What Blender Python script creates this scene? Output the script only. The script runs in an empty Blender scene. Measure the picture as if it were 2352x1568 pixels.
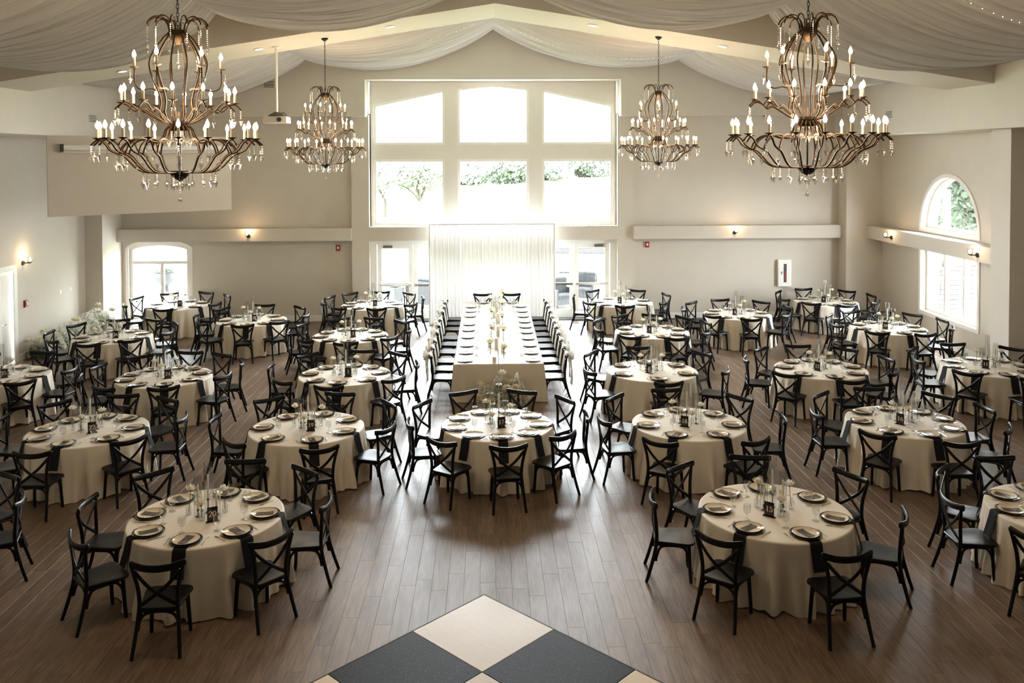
import bpy, math, random
from mathutils import Vector, Matrix
import numpy as np
PI = math.pi
random.seed(7)
RNG = np.random.default_rng(11)
scene = bpy.context.scene
COL = scene.collection

# ------------------------------------------------------------------ camera
CAM_H = 4.948
F_PX, PP_Y, YAW, ROLL, PITCH = 2003.92, 413.75, .0275, -.0035, .0285
def make_camera():
    c, s = math.cos(YAW), math.sin(YAW); cp, sp = math.cos(PITCH), math.sin(PITCH)
    right = Vector((c, -s, 0)); fwd = Vector((s*cp, c*cp, -sp)); up = Vector((s*sp, c*sp, cp))
    r2 = right*math.cos(ROLL) + up*math.sin(ROLL); u2 = -right*math.sin(ROLL) + up*math.cos(ROLL)
    m = Matrix(((r2.x, u2.x, -fwd.x, 0), (r2.y, u2.y, -fwd.y, 0), (r2.z, u2.z, -fwd.z, CAM_H), (0, 0, 0, 1)))
    cd = bpy.data.cameras.new('camera'); co = bpy.data.objects.new('camera', cd); COL.objects.link(co)
    co.matrix_world = m
    cd.sensor_fit = 'HORIZONTAL'; cd.sensor_width = 36; cd.lens = F_PX/2352*36
    cd.shift_x = 0; cd.shift_y = -(784-PP_Y)/2352
    cd.clip_start = .1; cd.clip_end = 400
    scene.camera = co
make_camera()

# ------------------------------------------------------------------ world, exposure, window portals
SKY = 46.0
CHANDELIER_W = 240.0
world = bpy.data.worlds.new('overcast_sky'); scene.world = world; world.use_nodes = True
bg = world.node_tree.nodes['Background']; bg.inputs[0].default_value = (.90, .96, 1.0, 1); bg.inputs[1].default_value = SKY
vs = scene.view_settings
vs.view_transform = 'Standard'; vs.look = 'None'; vs.gamma = 1; vs.use_curve_mapping = False; vs.exposure = 0.08
scene.cycles.transparent_max_bounces = 24
scene.cycles.max_bounces = 8
def portal(name, loc, rot, sx, sy):
    l = bpy.data.lights.new(name, 'AREA'); l.shape = 'RECTANGLE'; l.size = sx; l.size_y = sy; l.cycles.is_portal = True
    o = bpy.data.objects.new(name, l); COL.objects.link(o); o.location = loc; o.rotation_euler = rot
portal('window_portal', (.17, 26.6, 5.0), (-PI/2, 0, 0), 7.4, 4.4)
portal('door_portal', (.17, 26.75, 1.25), (-PI/2, 0, 0), 7.4, 2.4)
portal('side_window_portal', (12.1, 21.85, 2.5), (0, PI/2, 0), 3.7, 2.8)
portal('arched_window_portal', (-9.8, 26.75, 1.25), (-PI/2, 0, 0), 1.9, 2.3)

# ------------------------------------------------------------------ materials
def nt(name):
    m = bpy.data.materials.new(name); m.use_nodes = True
    n = m.node_tree; return m, n, n.nodes['Principled BSDF']
def link(n, a, b): n.links.new(a, b)
def node(n, t, **k):
    x = n.nodes.new(t)
    for a, b in k.items():
        if a.startswith('i_'): x.inputs[a[2:].replace('_', ' ')].default_value = b
        else: setattr(x, a, b)
    return x
def pbr(name, col, rough=.5, metal=0, spec=.5, noise=0, nscale=8, bump=0, bscale=60, coat=0, stretch=None, sheen=0, trans=0):
    m, n, p = nt(name)
    p.inputs['Roughness'].default_value = rough; p.inputs['Metallic'].default_value = metal
    p.inputs['Specular IOR Level'].default_value = spec; p.inputs['Coat Weight'].default_value = coat
    p.inputs['Sheen Weight'].default_value = sheen
    p.inputs['Base Color'].default_value = (*col, 1)
    tc = node(n, 'ShaderNodeTexCoord')
    src = tc.outputs['Object']
    if stretch:
        mp = node(n, 'ShaderNodeMapping'); mp.inputs['Scale'].default_value = stretch; link(n, src, mp.inputs[0]); src = mp.outputs[0]
    if noise:
        t = node(n, 'ShaderNodeTexNoise'); t.inputs['Scale'].default_value = nscale; t.inputs['Detail'].default_value = 4
        link(n, src, t.inputs['Vector'])
        r = node(n, 'ShaderNodeValToRGB')
        r.color_ramp.elements[0].position = .3; r.color_ramp.elements[1].position = .7
        r.color_ramp.elements[0].color = (*[c*(1-noise) for c in col], 1); r.color_ramp.elements[1].color = (*[min(1, c*(1+noise)) for c in col], 1)
        link(n, t.outputs['Fac'], r.inputs[0]); link(n, r.outputs[0], p.inputs['Base Color'])
    if bump:
        t = node(n, 'ShaderNodeTexNoise'); t.inputs['Scale'].default_value = bscale; link(n, src, t.inputs['Vector'])
        b = node(n, 'ShaderNodeBump'); b.inputs['Strength'].default_value = bump; b.inputs['Distance'].default_value = .01
        link(n, t.outputs['Fac'], b.inputs['Height']); link(n, b.outputs[0], p.inputs['Normal'])
    return m
def emit(name, col, strength):
    m, n, p = nt(name); p.inputs['Base Color'].default_value = (*col, 1)
    p.inputs['Emission Color'].default_value = (*col, 1); p.inputs['Emission Strength'].default_value = strength
    return m
def thin_glass(name, tint=(.97, .98, .98), rough=.02, spec=1.0, base=0.0):
    m, n, p = nt(name); n.nodes.remove(p)
    tr = node(n, 'ShaderNodeBsdfTransparent'); tr.inputs[0].default_value = (*tint, 1)
    gl = node(n, 'ShaderNodeBsdfGlossy'); gl.inputs['Roughness'].default_value = rough
    fr = node(n, 'ShaderNodeFresnel'); ge = node(n, 'ShaderNodeNewGeometry')
    ir = node(n, 'ShaderNodeMapRange'); ir.inputs['To Min'].default_value = 1.45; ir.inputs['To Max'].default_value = 1/1.45   # same reflectance from both sides of a thin wall
    link(n, ge.outputs['Backfacing'], ir.inputs[0]); link(n, ir.outputs[0], fr.inputs[0])
    mu = node(n, 'ShaderNodeMath', operation='MULTIPLY_ADD'); mu.inputs[1].default_value = spec; mu.inputs[2].default_value = base; mu.use_clamp = True; link(n, fr.outputs[0], mu.inputs[0])
    mx = node(n, 'ShaderNodeMixShader'); link(n, mu.outputs[0], mx.inputs[0]); link(n, tr.outputs[0], mx.inputs[1]); link(n, gl.outputs[0], mx.inputs[2])
    link(n, mx.outputs[0], n.nodes['Material Output'].inputs[0])
    return m
def cloth(name, col, translucent=.0, rough=.8, transparent=0., sheen=.0, spec=.2):
    m, n, p = nt(name)
    p.inputs['Base Color'].default_value = (*col, 1); p.inputs['Roughness'].default_value = rough; p.inputs['Specular IOR Level'].default_value = spec
    p.inputs['Sheen Weight'].default_value = sheen
    tc = node(n, 'ShaderNodeTexCoord'); t = node(n, 'ShaderNodeTexNoise'); t.inputs['Scale'].default_value = 220; link(n, tc.outputs['Object'], t.inputs['Vector'])
    b = node(n, 'ShaderNodeBump'); b.inputs['Strength'].default_value = .08; b.inputs['Distance'].default_value = .004
    link(n, t.outputs['Fac'], b.inputs['Height']); link(n, b.outputs[0], p.inputs['Normal'])
    out = p.outputs[0]
    if translucent:
        tl = node(n, 'ShaderNodeBsdfTranslucent'); tl.inputs[0].default_value = (*col, 1)
        mx = node(n, 'ShaderNodeMixShader'); mx.inputs[0].default_value = translucent; link(n, out, mx.inputs[1]); link(n, tl.outputs[0], mx.inputs[2]); out = mx.outputs[0]
    if transparent:
        tr = node(n, 'ShaderNodeBsdfTransparent'); mx = node(n, 'ShaderNodeMixShader'); mx.inputs[0].default_value = transparent
        link(n, out, mx.inputs[1]); link(n, tr.outputs[0], mx.inputs[2]); out = mx.outputs[0]
    link(n, out, n.nodes['Material Output'].inputs[0])
    return m
def plank_mat():
    m, n, p = nt('weathered_oak_planks')
    tc = node(n, 'ShaderNodeTexCoord'); oi = node(n, 'ShaderNodeObjectInfo'); ge = node(n, 'ShaderNodeNewGeometry')
    add = node(n, 'ShaderNodeMath', operation='ADD'); link(n, oi.outputs['Random'], add.inputs[0]); link(n, ge.outputs['Random Per Island'], add.inputs[1])
    fr = node(n, 'ShaderNodeMath', operation='FRACT'); link(n, add.outputs[0], fr.inputs[0])
    off = node(n, 'ShaderNodeCombineXYZ')
    sc = node(n, 'ShaderNodeMath', operation='MULTIPLY'); sc.inputs[1].default_value = 37; link(n, fr.outputs[0], sc.inputs[0])
    link(n, sc.outputs[0], off.inputs[0]); link(n, sc.outputs[0], off.inputs[1])
    va = node(n, 'ShaderNodeVectorMath', operation='ADD'); link(n, tc.outputs['Object'], va.inputs[0]); link(n, off.outputs[0], va.inputs[1])
    mp = node(n, 'ShaderNodeMapping'); mp.inputs['Scale'].default_value = (16, 1.4, 1); link(n, va.outputs[0], mp.inputs[0])
    t = node(n, 'ShaderNodeTexNoise'); t.inputs['Scale'].default_value = 1.6; t.inputs['Detail'].default_value = 6; t.inputs['Distortion'].default_value = 1.2; link(n, mp.outputs[0], t.inputs['Vector'])
    r = node(n, 'ShaderNodeValToRGB'); e = r.color_ramp.elements
    e[0].position = .3; e[0].color = (.105, .067, .043, 1); e[1].position = .74; e[1].color = (.240, .166, .114, 1)
    link(n, t.outputs['Fac'], r.inputs[0])
    hs = node(n, 'ShaderNodeHueSaturation'); link(n, r.outputs[0], hs.inputs['Color'])
    mr = node(n, 'ShaderNodeMapRange'); mr.inputs['To Min'].default_value = .84; mr.inputs['To Max'].default_value = 1.12; link(n, fr.outputs[0], mr.inputs[0]); link(n, mr.outputs[0], hs.inputs['Value'])
    link(n, hs.outputs[0], p.inputs['Base Color'])
    p.inputs['Roughness'].default_value = .42; p.inputs['Specular IOR Level'].default_value = .5
    b = node(n, 'ShaderNodeBump'); b.inputs['Strength'].default_value = .15; b.inputs['Distance'].default_value = .004; link(n, t.outputs['Fac'], b.inputs['Height']); link(n, b.outputs[0], p.inputs['Normal'])
    return m
def sparkle_mat():
    m, n, p = nt('black_sparkle_panel')
    p.inputs['Base Color'].default_value = (.012, .014, .017, 1); p.inputs['Roughness'].default_value = .5; p.inputs['Specular IOR Level'].default_value = .1
    tc = node(n, 'ShaderNodeTexCoord'); v = node(n, 'ShaderNodeTexVoronoi'); v.inputs['Scale'].default_value = 55; link(n, tc.outputs['Object'], v.inputs['Vector'])
    r = node(n, 'ShaderNodeValToRGB'); e = r.color_ramp.elements; e[0].position = .03; e[0].color = (.5, .55, .6, 1); e[1].position = .1; e[1].color = (.005, .006, .008, 1)
    link(n, v.outputs['Distance'], r.inputs[0]); link(n, r.outputs[0], p.inputs['Base Color'])
    b = node(n, 'ShaderNodeBump'); b.inputs['Strength'].default_value = .2; b.inputs['Distance'].default_value = .004; link(n, v.outputs['Distance'], b.inputs['Height']); link(n, b.outputs[0], p.inputs['Normal'])
    return m
M = {}
M['paint'] = pbr('greige_wall_paint', (.60, .555, .485), .75, noise=.015, nscale=3, bump=.05, bscale=180)
M['ceiling'] = pbr('cream_ceiling_paint', (.63, .58, .505), .8, noise=.015, nscale=3)
M['trim'] = pbr('white_trim_paint', (.84, .83, .80), .4, noise=.01, nscale=6)
M['plank'] = plank_mat()
M['subfloor'] = pbr('dark_subfloor', (.03, .02, .014), .9, noise=.1)
M['glass'] = thin_glass('window_glass')
M['table_glass'] = thin_glass('clear_table_glass', (.965, .97, .97), .03, 1.5, .02)
M['crystal'] = thin_glass('crystal_drops', (.95, .95, .95), .08, 2.5, .25)
M['chair'] = pbr('black_painted_wood', (.0045, .0045, .005), .36, spec=.26, noise=.2, nscale=14, stretch=(1, 1, .2), bump=.06, bscale=40)
M['cloth'] = cloth('ivory_satin_cloth', (.83, .76, .645), .06, .55, sheen=.1, spec=.3)
M['napkin'] = cloth('black_linen', (.012, .013, .016), 0, .85)
M['charger'] = pbr('black_glazed_charger', (.014, .014, .016), .16, noise=.05, coat=.3)
M['plate'] = pbr('champagne_glazed_plate', (.80, .70, .545), .12, metal=.05, noise=.03, nscale=5, coat=.5)
M['menu'] = pbr('dark_printed_card', (.06, .046, .042), .16, noise=.8, nscale=18, stretch=(1, .5, 1), coat=.3)
M['plate_white'] = pbr('white_porcelain', (.82, .80, .76), .15, noise=.02, nscale=5, coat=.4)
M['steel'] = pbr('polished_steel', (.75, .73, .70), .18, metal=1, noise=.03)
M['iron'] = pbr('black_iron', (.015, .014, .013), .45, metal=.5, noise=.1)
M['bronze'] = pbr('aged_bronze', (.055, .034, .018), .40, metal=.85, noise=.35, nscale=30)
M['candle'] = pbr('ivory_wax', (.85, .78, .62), .5, noise=.02)
M['bulb'] = emit('lit_candle_bulb', (1.0, .78, .50), 26)
M['sleeve'] = pbr('cream_candle_sleeve', (.85, .74, .55), .5, noise=.03)
M['fairy'] = emit('fairy_light', (1, .86, .62), 5)
M['can'] = emit('recessed_lamp', (1, .93, .82), 6)
M['sconce_glass'] = emit('lit_sconce_glass', (1, .80, .55), 3.0)
M['sheer'] = cloth('sheer_white_drape', (.80, .79, .77), .22, .9)
M['backdrop'] = cloth('sheer_backdrop_voile', (.90, .905, .91), .066, .9, .006)
M['ribbon'] = cloth('cream_chiffon', (.90, .87, .80), .35, .8)
M['petal'] = cloth('cream_rose_petals', (.92, .85, .68), .3, .6)
M['petal2'] = cloth('ivory_rose_petals', (.92, .88, .78), .3, .6)
M['stem'] = pbr('green_stem', (.05, .10, .03), .6, noise=.2)
M['breath'] = cloth('babys_breath_blossom', (.88, .88, .81), .3, .8)
M['breath_stem'] = pbr('babys_breath_stem', (.13, .17, .07), .7, noise=.3)
M['card'] = pbr('black_acrylic', (.008, .008, .008), .12, noise=.05)
M['gold'] = pbr('pale_gold_ink', (.85, .68, .46), .35, metal=.3, noise=.03)
M['red'] = pbr('red_alarm_plastic', (.32, .018, .015), .4, noise=.05)
M['white'] = pbr('white_plastic', (.82, .82, .80), .4, noise=.01)
M['screen'] = pbr('grey_projector_plastic', (.62, .60, .55), .4, noise=.02)
M['dark'] = pbr('dark_grille', (.05, .045, .04), .6, noise=.1)
M['sparkle'] = sparkle_mat()
M['floor_white'] = pbr('ivory_dance_panel', (.66, .55, .42), .3, noise=.04, nscale=9, stretch=(1, 6, 1))
M['alu'] = pbr('grey_edge_trim', (.06, .06, .062), .4, metal=.4, noise=.1)
M['grass'] = pbr('lawn', (.20, .26, .12), .9, noise=.35, nscale=.7)
M['leaf'] = cloth('tree_leaves', (.17, .19, .155), .3, .6)
M['leaf2'] = cloth('bush_leaves', (.15, .17, .14), .3, .6)
M['leaf3'] = cloth('dark_tree_leaves', (.05, .066, .046), .3, .6)  # darker leaf green, for the dense trees on the right
M['bark'] = pbr('tree_bark', (.06, .05, .042), .9, noise=.4, nscale=12, bump=.5, bscale=30)
M['stone'] = pbr('stacked_stone', (.06, .056, .05), .9, noise=.4, nscale=6, bump=.4)
M['patio'] = pbr('pale_concrete', (.50, .49, .47), .85, noise=.06, nscale=3)
M['stucco'] = pbr('white_stucco', (.80, .79, .76), .85, noise=.03)
M['wicker'] = pbr('grey_outdoor_wicker', (.022, .023, .025), .7, noise=.3, nscale=60)
M['cushion'] = cloth('grey_outdoor_cushion', (.03, .032, .035), 0, .9)
M['urn'] = pbr('lead_grey_urn', (.02, .022, .024), .6, noise=.2)

# ------------------------------------------------------------------ mesh helpers
class MB:
    def __init__(self): self.v = []; self.f = []
    def add(self, vs, fs):
        b = len(self.v); self.v += [tuple(x) for x in vs]; self.f += [tuple(i+b for i in q) for q in fs]; return self
    def box(self, x0, x1, y0, y1, z0, z1):
        return self.add([(x0,y0,z0),(x1,y0,z0),(x1,y1,z0),(x0,y1,z0),(x0,y0,z1),(x1,y0,z1),(x1,y1,z1),(x0,y1,z1)],
                 [(3,2,1,0),(4,5,6,7),(0,1,5,4),(1,2,6,5),(2,3,7,6),(3,0,4,7)])
    def bbox(self, x0, x1, y0, y1, z0, z1, b=.01):   # box with a chamfered top rim
        v = [(x0,y0,z0),(x1,y0,z0),(x1,y1,z0),(x0,y1,z0),(x0,y0,z1-b),(x1,y0,z1-b),(x1,y1,z1-b),(x0,y1,z1-b),
             (x0+b,y0+b,z1),(x1-b,y0+b,z1),(x1-b,y1-b,z1),(x0+b,y1-b,z1)]
        f = [(3,2,1,0),(8,9,10,11)]
        for k in range(4):
            j = (k+1) % 4; f += [(k,j,4+j,4+k),(4+k,4+j,8+j,8+k)]
        return self.add(v, f)
    def poly(self, pts, axis, a0, a1):     # polygon extruded along an axis; pts are the two other coords in order
        n = len(pts)
        def P(p, a): return (a, p[0], p[1]) if axis == 'x' else ((p[0], a, p[1]) if axis == 'y' else (p[0], p[1], a))
        vs_ = [P(p, a0) for p in pts] + [P(p, a1) for p in pts]
        fs = [tuple(range(n)), tuple(range(2*n-1, n-1, -1))] + [((i+1) % n, i, n+i, n+(i+1) % n) for i in range(n)]
        return self.add(vs_, fs)
    def tube(self, pts, rad, seg=8, caps=True, flat=1.0, up=None):
        pts = [Vector(p) for p in pts]; n = len(pts)
        rad = rad if hasattr(rad, '__len__') else [rad]*n
        t0 = (pts[1]-pts[0]).normalized()
        a = Vector(up) if up else (Vector((0, 0, 1)) if abs(t0.z) < .9 else Vector((0, 1, 0)))
        vs_ = []
        for i in range(n):
            t = (pts[min(i+1, n-1)]-pts[max(i-1, 0)]).normalized()
            x = t.cross(a).normalized() if t.cross(a).length > 1e-5 else Vector((1, 0, 0)); y = x.cross(t).normalized(); a = y
            for k in range(seg):
                q = 2*PI*k/seg; vs_.append(pts[i]+x*math.cos(q)*rad[i]+y*math.sin(q)*rad[i]*flat)
        fs = [(i*seg+k, i*seg+(k+1) % seg, (i+1)*seg+(k+1) % seg, (i+1)*seg+k) for i in range(n-1) for k in range(seg)]
        if caps: fs += [tuple(range(seg-1, -1, -1)), tuple((n-1)*seg+k for k in range(seg))]
        return self.add(vs_, fs)
    def lathe(self, prof, seg=16, cx=0, cy=0, cap=True):
        vs_ = []; n = len(prof)
        for r, z in prof:
            for k in range(seg):
                q = 2*PI*k/seg; vs_.append((cx+r*math.cos(q), cy+r*math.sin(q), z))
        fs = [(i*seg+k, i*seg+(k+1) % seg, (i+1)*seg+(k+1) % seg, (i+1)*seg+k) for i in range(n-1) for k in range(seg)]
        if cap: fs += [tuple(range(seg-1, -1, -1)), tuple((n-1)*seg+k for k in range(seg))]
        return self.add(vs_, fs)
    def grid(self, fn, nu, nv):
        vs_ = [fn(i/nu, j/nv) for i in range(nu+1) for j in range(nv+1)]
        fs = [(i*(nv+1)+j, (i+1)*(nv+1)+j, (i+1)*(nv+1)+j+1, i*(nv+1)+j+1) for i in range(nu) for j in range(nv)]
        return self.add(vs_, fs)
    def octa(self, c, rx, rz, rz2=None):
        x, y, z = c; rz2 = rz2 or rz
        return self.add([(x+rx,y,z),(x,y+rx,z),(x-rx,y,z),(x,y-rx,z),(x,y,z+rz),(x,y,z-rz2)],
            [(0,1,4),(1,2,4),(2,3,4),(3,0,4),(1,0,5),(2,1,5),(3,2,5),(0,3,5)])
    def mesh(self, name, mat, smooth=False, angle=None):
        me = bpy.data.meshes.new(name); me.from_pydata(self.v, [], self.f); me.materials.append(M[mat] if isinstance(mat, str) else mat)
        if smooth:
            me.polygons.foreach_set('use_smooth', [True]*len(me.polygons))
            if angle: me.set_sharp_from_angle(angle=math.radians(angle))
        me.update(); return me
def put(name, me, parent=None, loc=None, rot=None, scale=None):
    o = bpy.data.objects.new(name, me); COL.objects.link(o)
    if parent: o.parent = parent
    if loc is not None: o.location = loc
    if rot is not None: o.rotation_euler = rot if hasattr(rot, '__len__') else (0, 0, rot)
    if scale is not None: o.scale = scale if hasattr(scale, '__len__') else (scale,)*3
    return o
def empty(name, loc=(0, 0, 0), rot=0, scale=None):
    o = put(name, None, None, loc, rot, scale); o.empty_display_size = .1; return o
def tag(o, label, cat, group=None, kind=None):
    o['label'] = label; o['category'] = cat
    if group: o['group'] = group
    if kind: o['kind'] = kind
    return o
def struct(name, mb, mat, label=None, smooth=False, angle=None, parent=None):
    o = put(name, mb.mesh(name, mat, smooth, angle), parent)
    if parent is None: o['kind'] = 'structure'
    if label: o['label'] = label
    return o
def stuff(o): o['kind'] = 'stuff'; return o
def bez(pts, n=6):      # smooth polyline through points (Catmull-Rom)
    P = [Vector(p) for p in pts]; P = [P[0]*2-P[1]] + P + [P[-1]*2-P[-2]]; out = []
    for i in range(1, len(P)-2):
        a, b, c, d = P[i-1], P[i], P[i+1], P[i+2]
        for k in range(n):
            t = k/n; out.append(.5*((2*b)+(c-a)*t+(2*a-5*b+4*c-d)*t*t+(3*b-a-3*c+d)*t**3))
    out.append(P[-2]); return out

# ================================================================== THE ROOM
CX = .16                                # centre line of the hall
WL, WR = -11.39, 11.71                  # side walls
FL, FR = -10.20, 10.52                  # fascias above the side walls
YB, YN = 26.2, -11.0                     # recessed far wall, near wall
# ---- floor: sub-floor, individual planks, the rest as one part
floor = struct('floor', MB().box(WL-.3, WR+.3, YN-.3, 26.6, -.2, -.012), 'subfloor', 'grey brown oak plank floor of the hall')
PW, PLN = .185, 1.32
def plank_mesh():
    return MB().bbox(-PW/2+.0005, PW/2-.0005, -PLN/2+.0005, PLN/2-.0005, -.011, 0, .0012)
pm = plank_mesh().mesh('plank', 'plank')
planks = []
for i in range(int((WR-WL)/PW)+2):
    x = WL-.1+i*PW; off = random.random()*PLN
    for j in range(int((26.5-YN)/PLN)+1):
        y = YN+off+j*PLN-.4
        if y+PLN/2 > 26.6 or y-PLN/2 < YN-.3 or x > WR+.15: continue
        planks.append((x, y))
def in_view(x, y):
    d = y; u = 1120+F_PX*x/max(d, 1)
    return 7.9 < y < 24 and -60 < u < 2410 and abs(x-CX) + abs(y-8.2) > 1.45
near = sorted([p for p in planks if in_view(*p)], key=lambda p: p[1]+.02*abs(p[0]))[:300]
ns = set(near)
for x, y in near: put('plank', pm, floor, (x, y, 0))
rest = MB()
for x, y in planks:
    if (x, y) in ns: continue
    b = plank_mesh(); rest.add([(a+x, c+y, d) for a, c, d in b.v], b.f)
stuff(put('remaining_planks', rest.mesh('remaining_planks', 'plank'), floor))

# ---- far wall
def arc(cx, cz, rx, rz, a0, a1, n=14): return [(cx+rx*math.cos(a0+(a1-a0)*i/n), cz+rz*math.sin(a0+(a1-a0)*i/n)) for i in range(n+1)]
back = MB()
AW = (-10.70, -8.91, .15, 2.18, 2.39)     # arched window: x0 x1 sill spring apex
back.box(WL, AW[0], YB, YB+.35, 0, 6.2).box(AW[1], -3.5, YB, YB+.35, 0, 6.2).box(AW[0], AW[1], YB, YB+.35, 0, AW[2])
back.poly([(AW[0], 6.2), (AW[0], AW[3])] + arc((AW[0]+AW[1])/2, AW[3], (AW[1]-AW[0])/2, AW[4]-AW[3], PI, 0)[1:-1] + [(AW[1], AW[3]), (AW[1], 6.2)], 'y', YB, YB+.35)
back.box(3.85, WR, YB, YB+.35, 0, 6.2)
struct('wall_back', back, 'paint', 'far greige wall of the hall in recessed panels')
piers = MB().box(-4.05, -3.53, 25.97, YB, 0, 6.15).box(3.87, 4.35, 25.97, YB, 0, 6.15).box(-3.53, 3.87, 25.97, YB+.3, 2.42, 2.83)
piers.box(-3.53, -3.47, YB, YB+.35, 2.83, 7.3).box(3.80, 3.87, YB, YB+.35, 2.83, 7.3)
struct('wall_bay', piers, 'paint', 'flat wall piers framing the tall window bay')
# window wall with six openings
WX = [(-3.42, -1.29), (-.91, 1.235), (1.63, 3.77)]
ZL = (2.87, 4.84); ZU = 5.275
win = MB(); y0, y1 = YB+.02, YB+.32
for a, b in [(-3.47, -3.42), (-1.29, -.91), (1.235, 1.63), (3.77, 3.80)]: win.box(a, b, y0, y1, 2.83, 7.3)
for a, b in WX: win.box(a, b, y0, y1, 4.84, ZU).box(a, b, y0, y1, 2.83, 2.87)
TOPS = [[(-3.42, 6.47), (-1.29, 6.93)], [(-.91, 6.97), (.16, 7.08), (1.235, 6.97)], [(1.63, 6.93), (3.77, 6.47)]]
for (a, b), tp in zip(WX, TOPS): win.poly([(a, 7.3)] + tp + [(b, 7.3)], 'y', y0, y1)
M['bay'] = pbr('glare_lightened_bay_paint', (.76, .735, .685), .7, noise=.015, nscale=3)  # wall paint made lighter here; window glare put into the colour
struct('wall_window', win, 'bay', 'wall of the tall window bay between the panes')
# projecting gable wall above
gab = MB()
ZG = 6.10; YG = 25.6
gab.box(FL-.2, -3.58, YG, 26.5, ZG, 9).box(3.92, FR+.2, YG, 26.5, ZG, 9).box(-3.58, 3.92, YG, 26.5, 7.17, 9)
struct('wall_gable', gab, 'paint', 'projecting gable wall above the window bay')
led = MB().bbox(-10.9, -4.05, 25.85, YB, 2.44, 2.815, .012)
struct('trim_1', led, 'paint', 'wide flat ledge across the left far wall')
led = MB().bbox(4.35, 10.64, 25.85, YB, 2.44, 2.83, .012)
struct('trim_2', led, 'paint', 'wide flat ledge across the right far wall')
bb = MB()
for a, b in [(WL, AW[0]), (AW[0], -4.05), (4.35, 10.64)]: bb.bbox(a, b, YB-.03, YB, 0, .17, .01)
bb.bbox(-4.05, -3.55, 25.94, 25.97, 0, .17, .01).bbox(3.87, 4.35, 25.94, 25.97, 0, .17, .01)
struct('baseboard_back', bb, 'trim')
# corner columns
struct('wall_column_left', MB().box(WL-.1, -10.90, 24.9, YB, 0, 5.47), 'paint', 'square wall column in the far left corner')
struct('wall_column_right', MB().box(10.64, WR+.1, 25.6, YB, 0, 5.47), 'paint', 'square wall column in the far right corner')

# ---- side walls
def side_wall(name, X, out, holes, lab):
    mb = MB(); x0, x1 = sorted((X, X+out))
    if holes:
        (ya, yb, za, zb, zs) = holes
        mb.box(x0, x1, YN, ya, 0, 6.5).box(x0, x1, yb, 26.5, 0, 6.5).box(x0, x1, ya, yb, 0, .74)
        mb.box(x0, x1, ya, yb, 2.42, 2.97)
        mb.poly([(ya, 6.5), (ya, 2.97)] + arc((ya+yb)/2, 2.97, (yb-ya)/2, 1.37, PI, 0, 20)[1:-1] + [(yb, 2.97), (yb, 6.5)], 'x', x0, x1)
    else:
        mb.box(x0, x1, YN, 20.55, 0, 6.5).box(x0, x1, 21.2, 26.5, 0, 6.5).box(x0, x1, 20.55, 21.2, 2.28, 6.5)
    return struct(name, mb, 'paint', lab)
side_wall('wall_right', WR, .4, (20.49, 23.21, 0, 0, 0), 'right side wall with arched window')
side_wall('wall_left', WL, -.4, None, 'left side wall with a door and sconce')
struct('wall_near', MB().box(WL-.4, WR+.4, YN-.3, YN, 0, 9.4), 'paint', 'near end wall behind the viewer')
struct('trim_3', MB().bbox(WR-.46, WR, 18.6, 25.6, 2.46, 2.835, .02), 'paint', 'wide flat ledge along the right side wall')
struct('wall_pier_right', MB().box(10.90, WR, 17.9, 18.6, 0, 5.47), 'paint', 'wall pier beside the right windows')
struct('wall_pier_left', MB().box(WL, -10.56, 17.9, 19.0, 0, 5.47), 'paint', 'wall pier at the left edge')
struct('wall_fascia_left', MB().box(WL-.4, FL, YN, YB+.2, 5.45, 8.0), 'paint', 'broad fascia band above the left side wall')
struct('wall_fascia_right', MB().box(FR, WR+.4, YN, YB+.2, 5.47, 8.0), 'paint', 'broad fascia band above the right side wall')
bbr = MB().bbox(WR-.03, WR, 18.6, 25.6, 0, .17, .01)
struct('baseboard_right', bbr, 'trim')
struct('baseboard_left', MB().bbox(WL, WL+.03, 21.3, 24.9, 0, .17, .01), 'trim')

# ---- ceiling and the boxed truss beam
def zc(x): return 8.75-.1585*abs(x-CX)
ce = MB()
for ya, yb in [(YN-.3, 26.5)]:
    ce.poly([(WL-.4, zc(WL)), (CX, 8.75), (WR+.4, zc(WR)), (WR+.4, zc(WR)+.2), (CX, 8.95), (WL-.4, zc(WL)+.2)], 'y', ya, yb)
struct('ceiling', ce, 'ceiling', 'pitched ceiling above the drapes')
def zb(x): return 8.05-.1585*abs(x-CX)
bm_ = MB().poly([(FL, zb(FL)), (CX, 8.05), (FR, zb(FR)), (FR, zc(FR)+.05), (CX, 8.8), (FL, zc(FL)+.05)], 'y', 17.9, 19.8)
struct('ceiling_beam', bm_, 'ceiling', 'wide boxed beam crossing the hall under the pitched ceiling')
bm2 = MB().poly([(FL, zb(FL)), (CX, 8.05), (FR, zb(FR)), (FR, zc(FR)+.05), (CX, 8.8), (FL, zc(FL)+.05)], 'y', .2, 2.1)
struct('ceiling_beam_near', bm2, 'ceiling', 'boxed beam overhead near the viewer')

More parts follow.
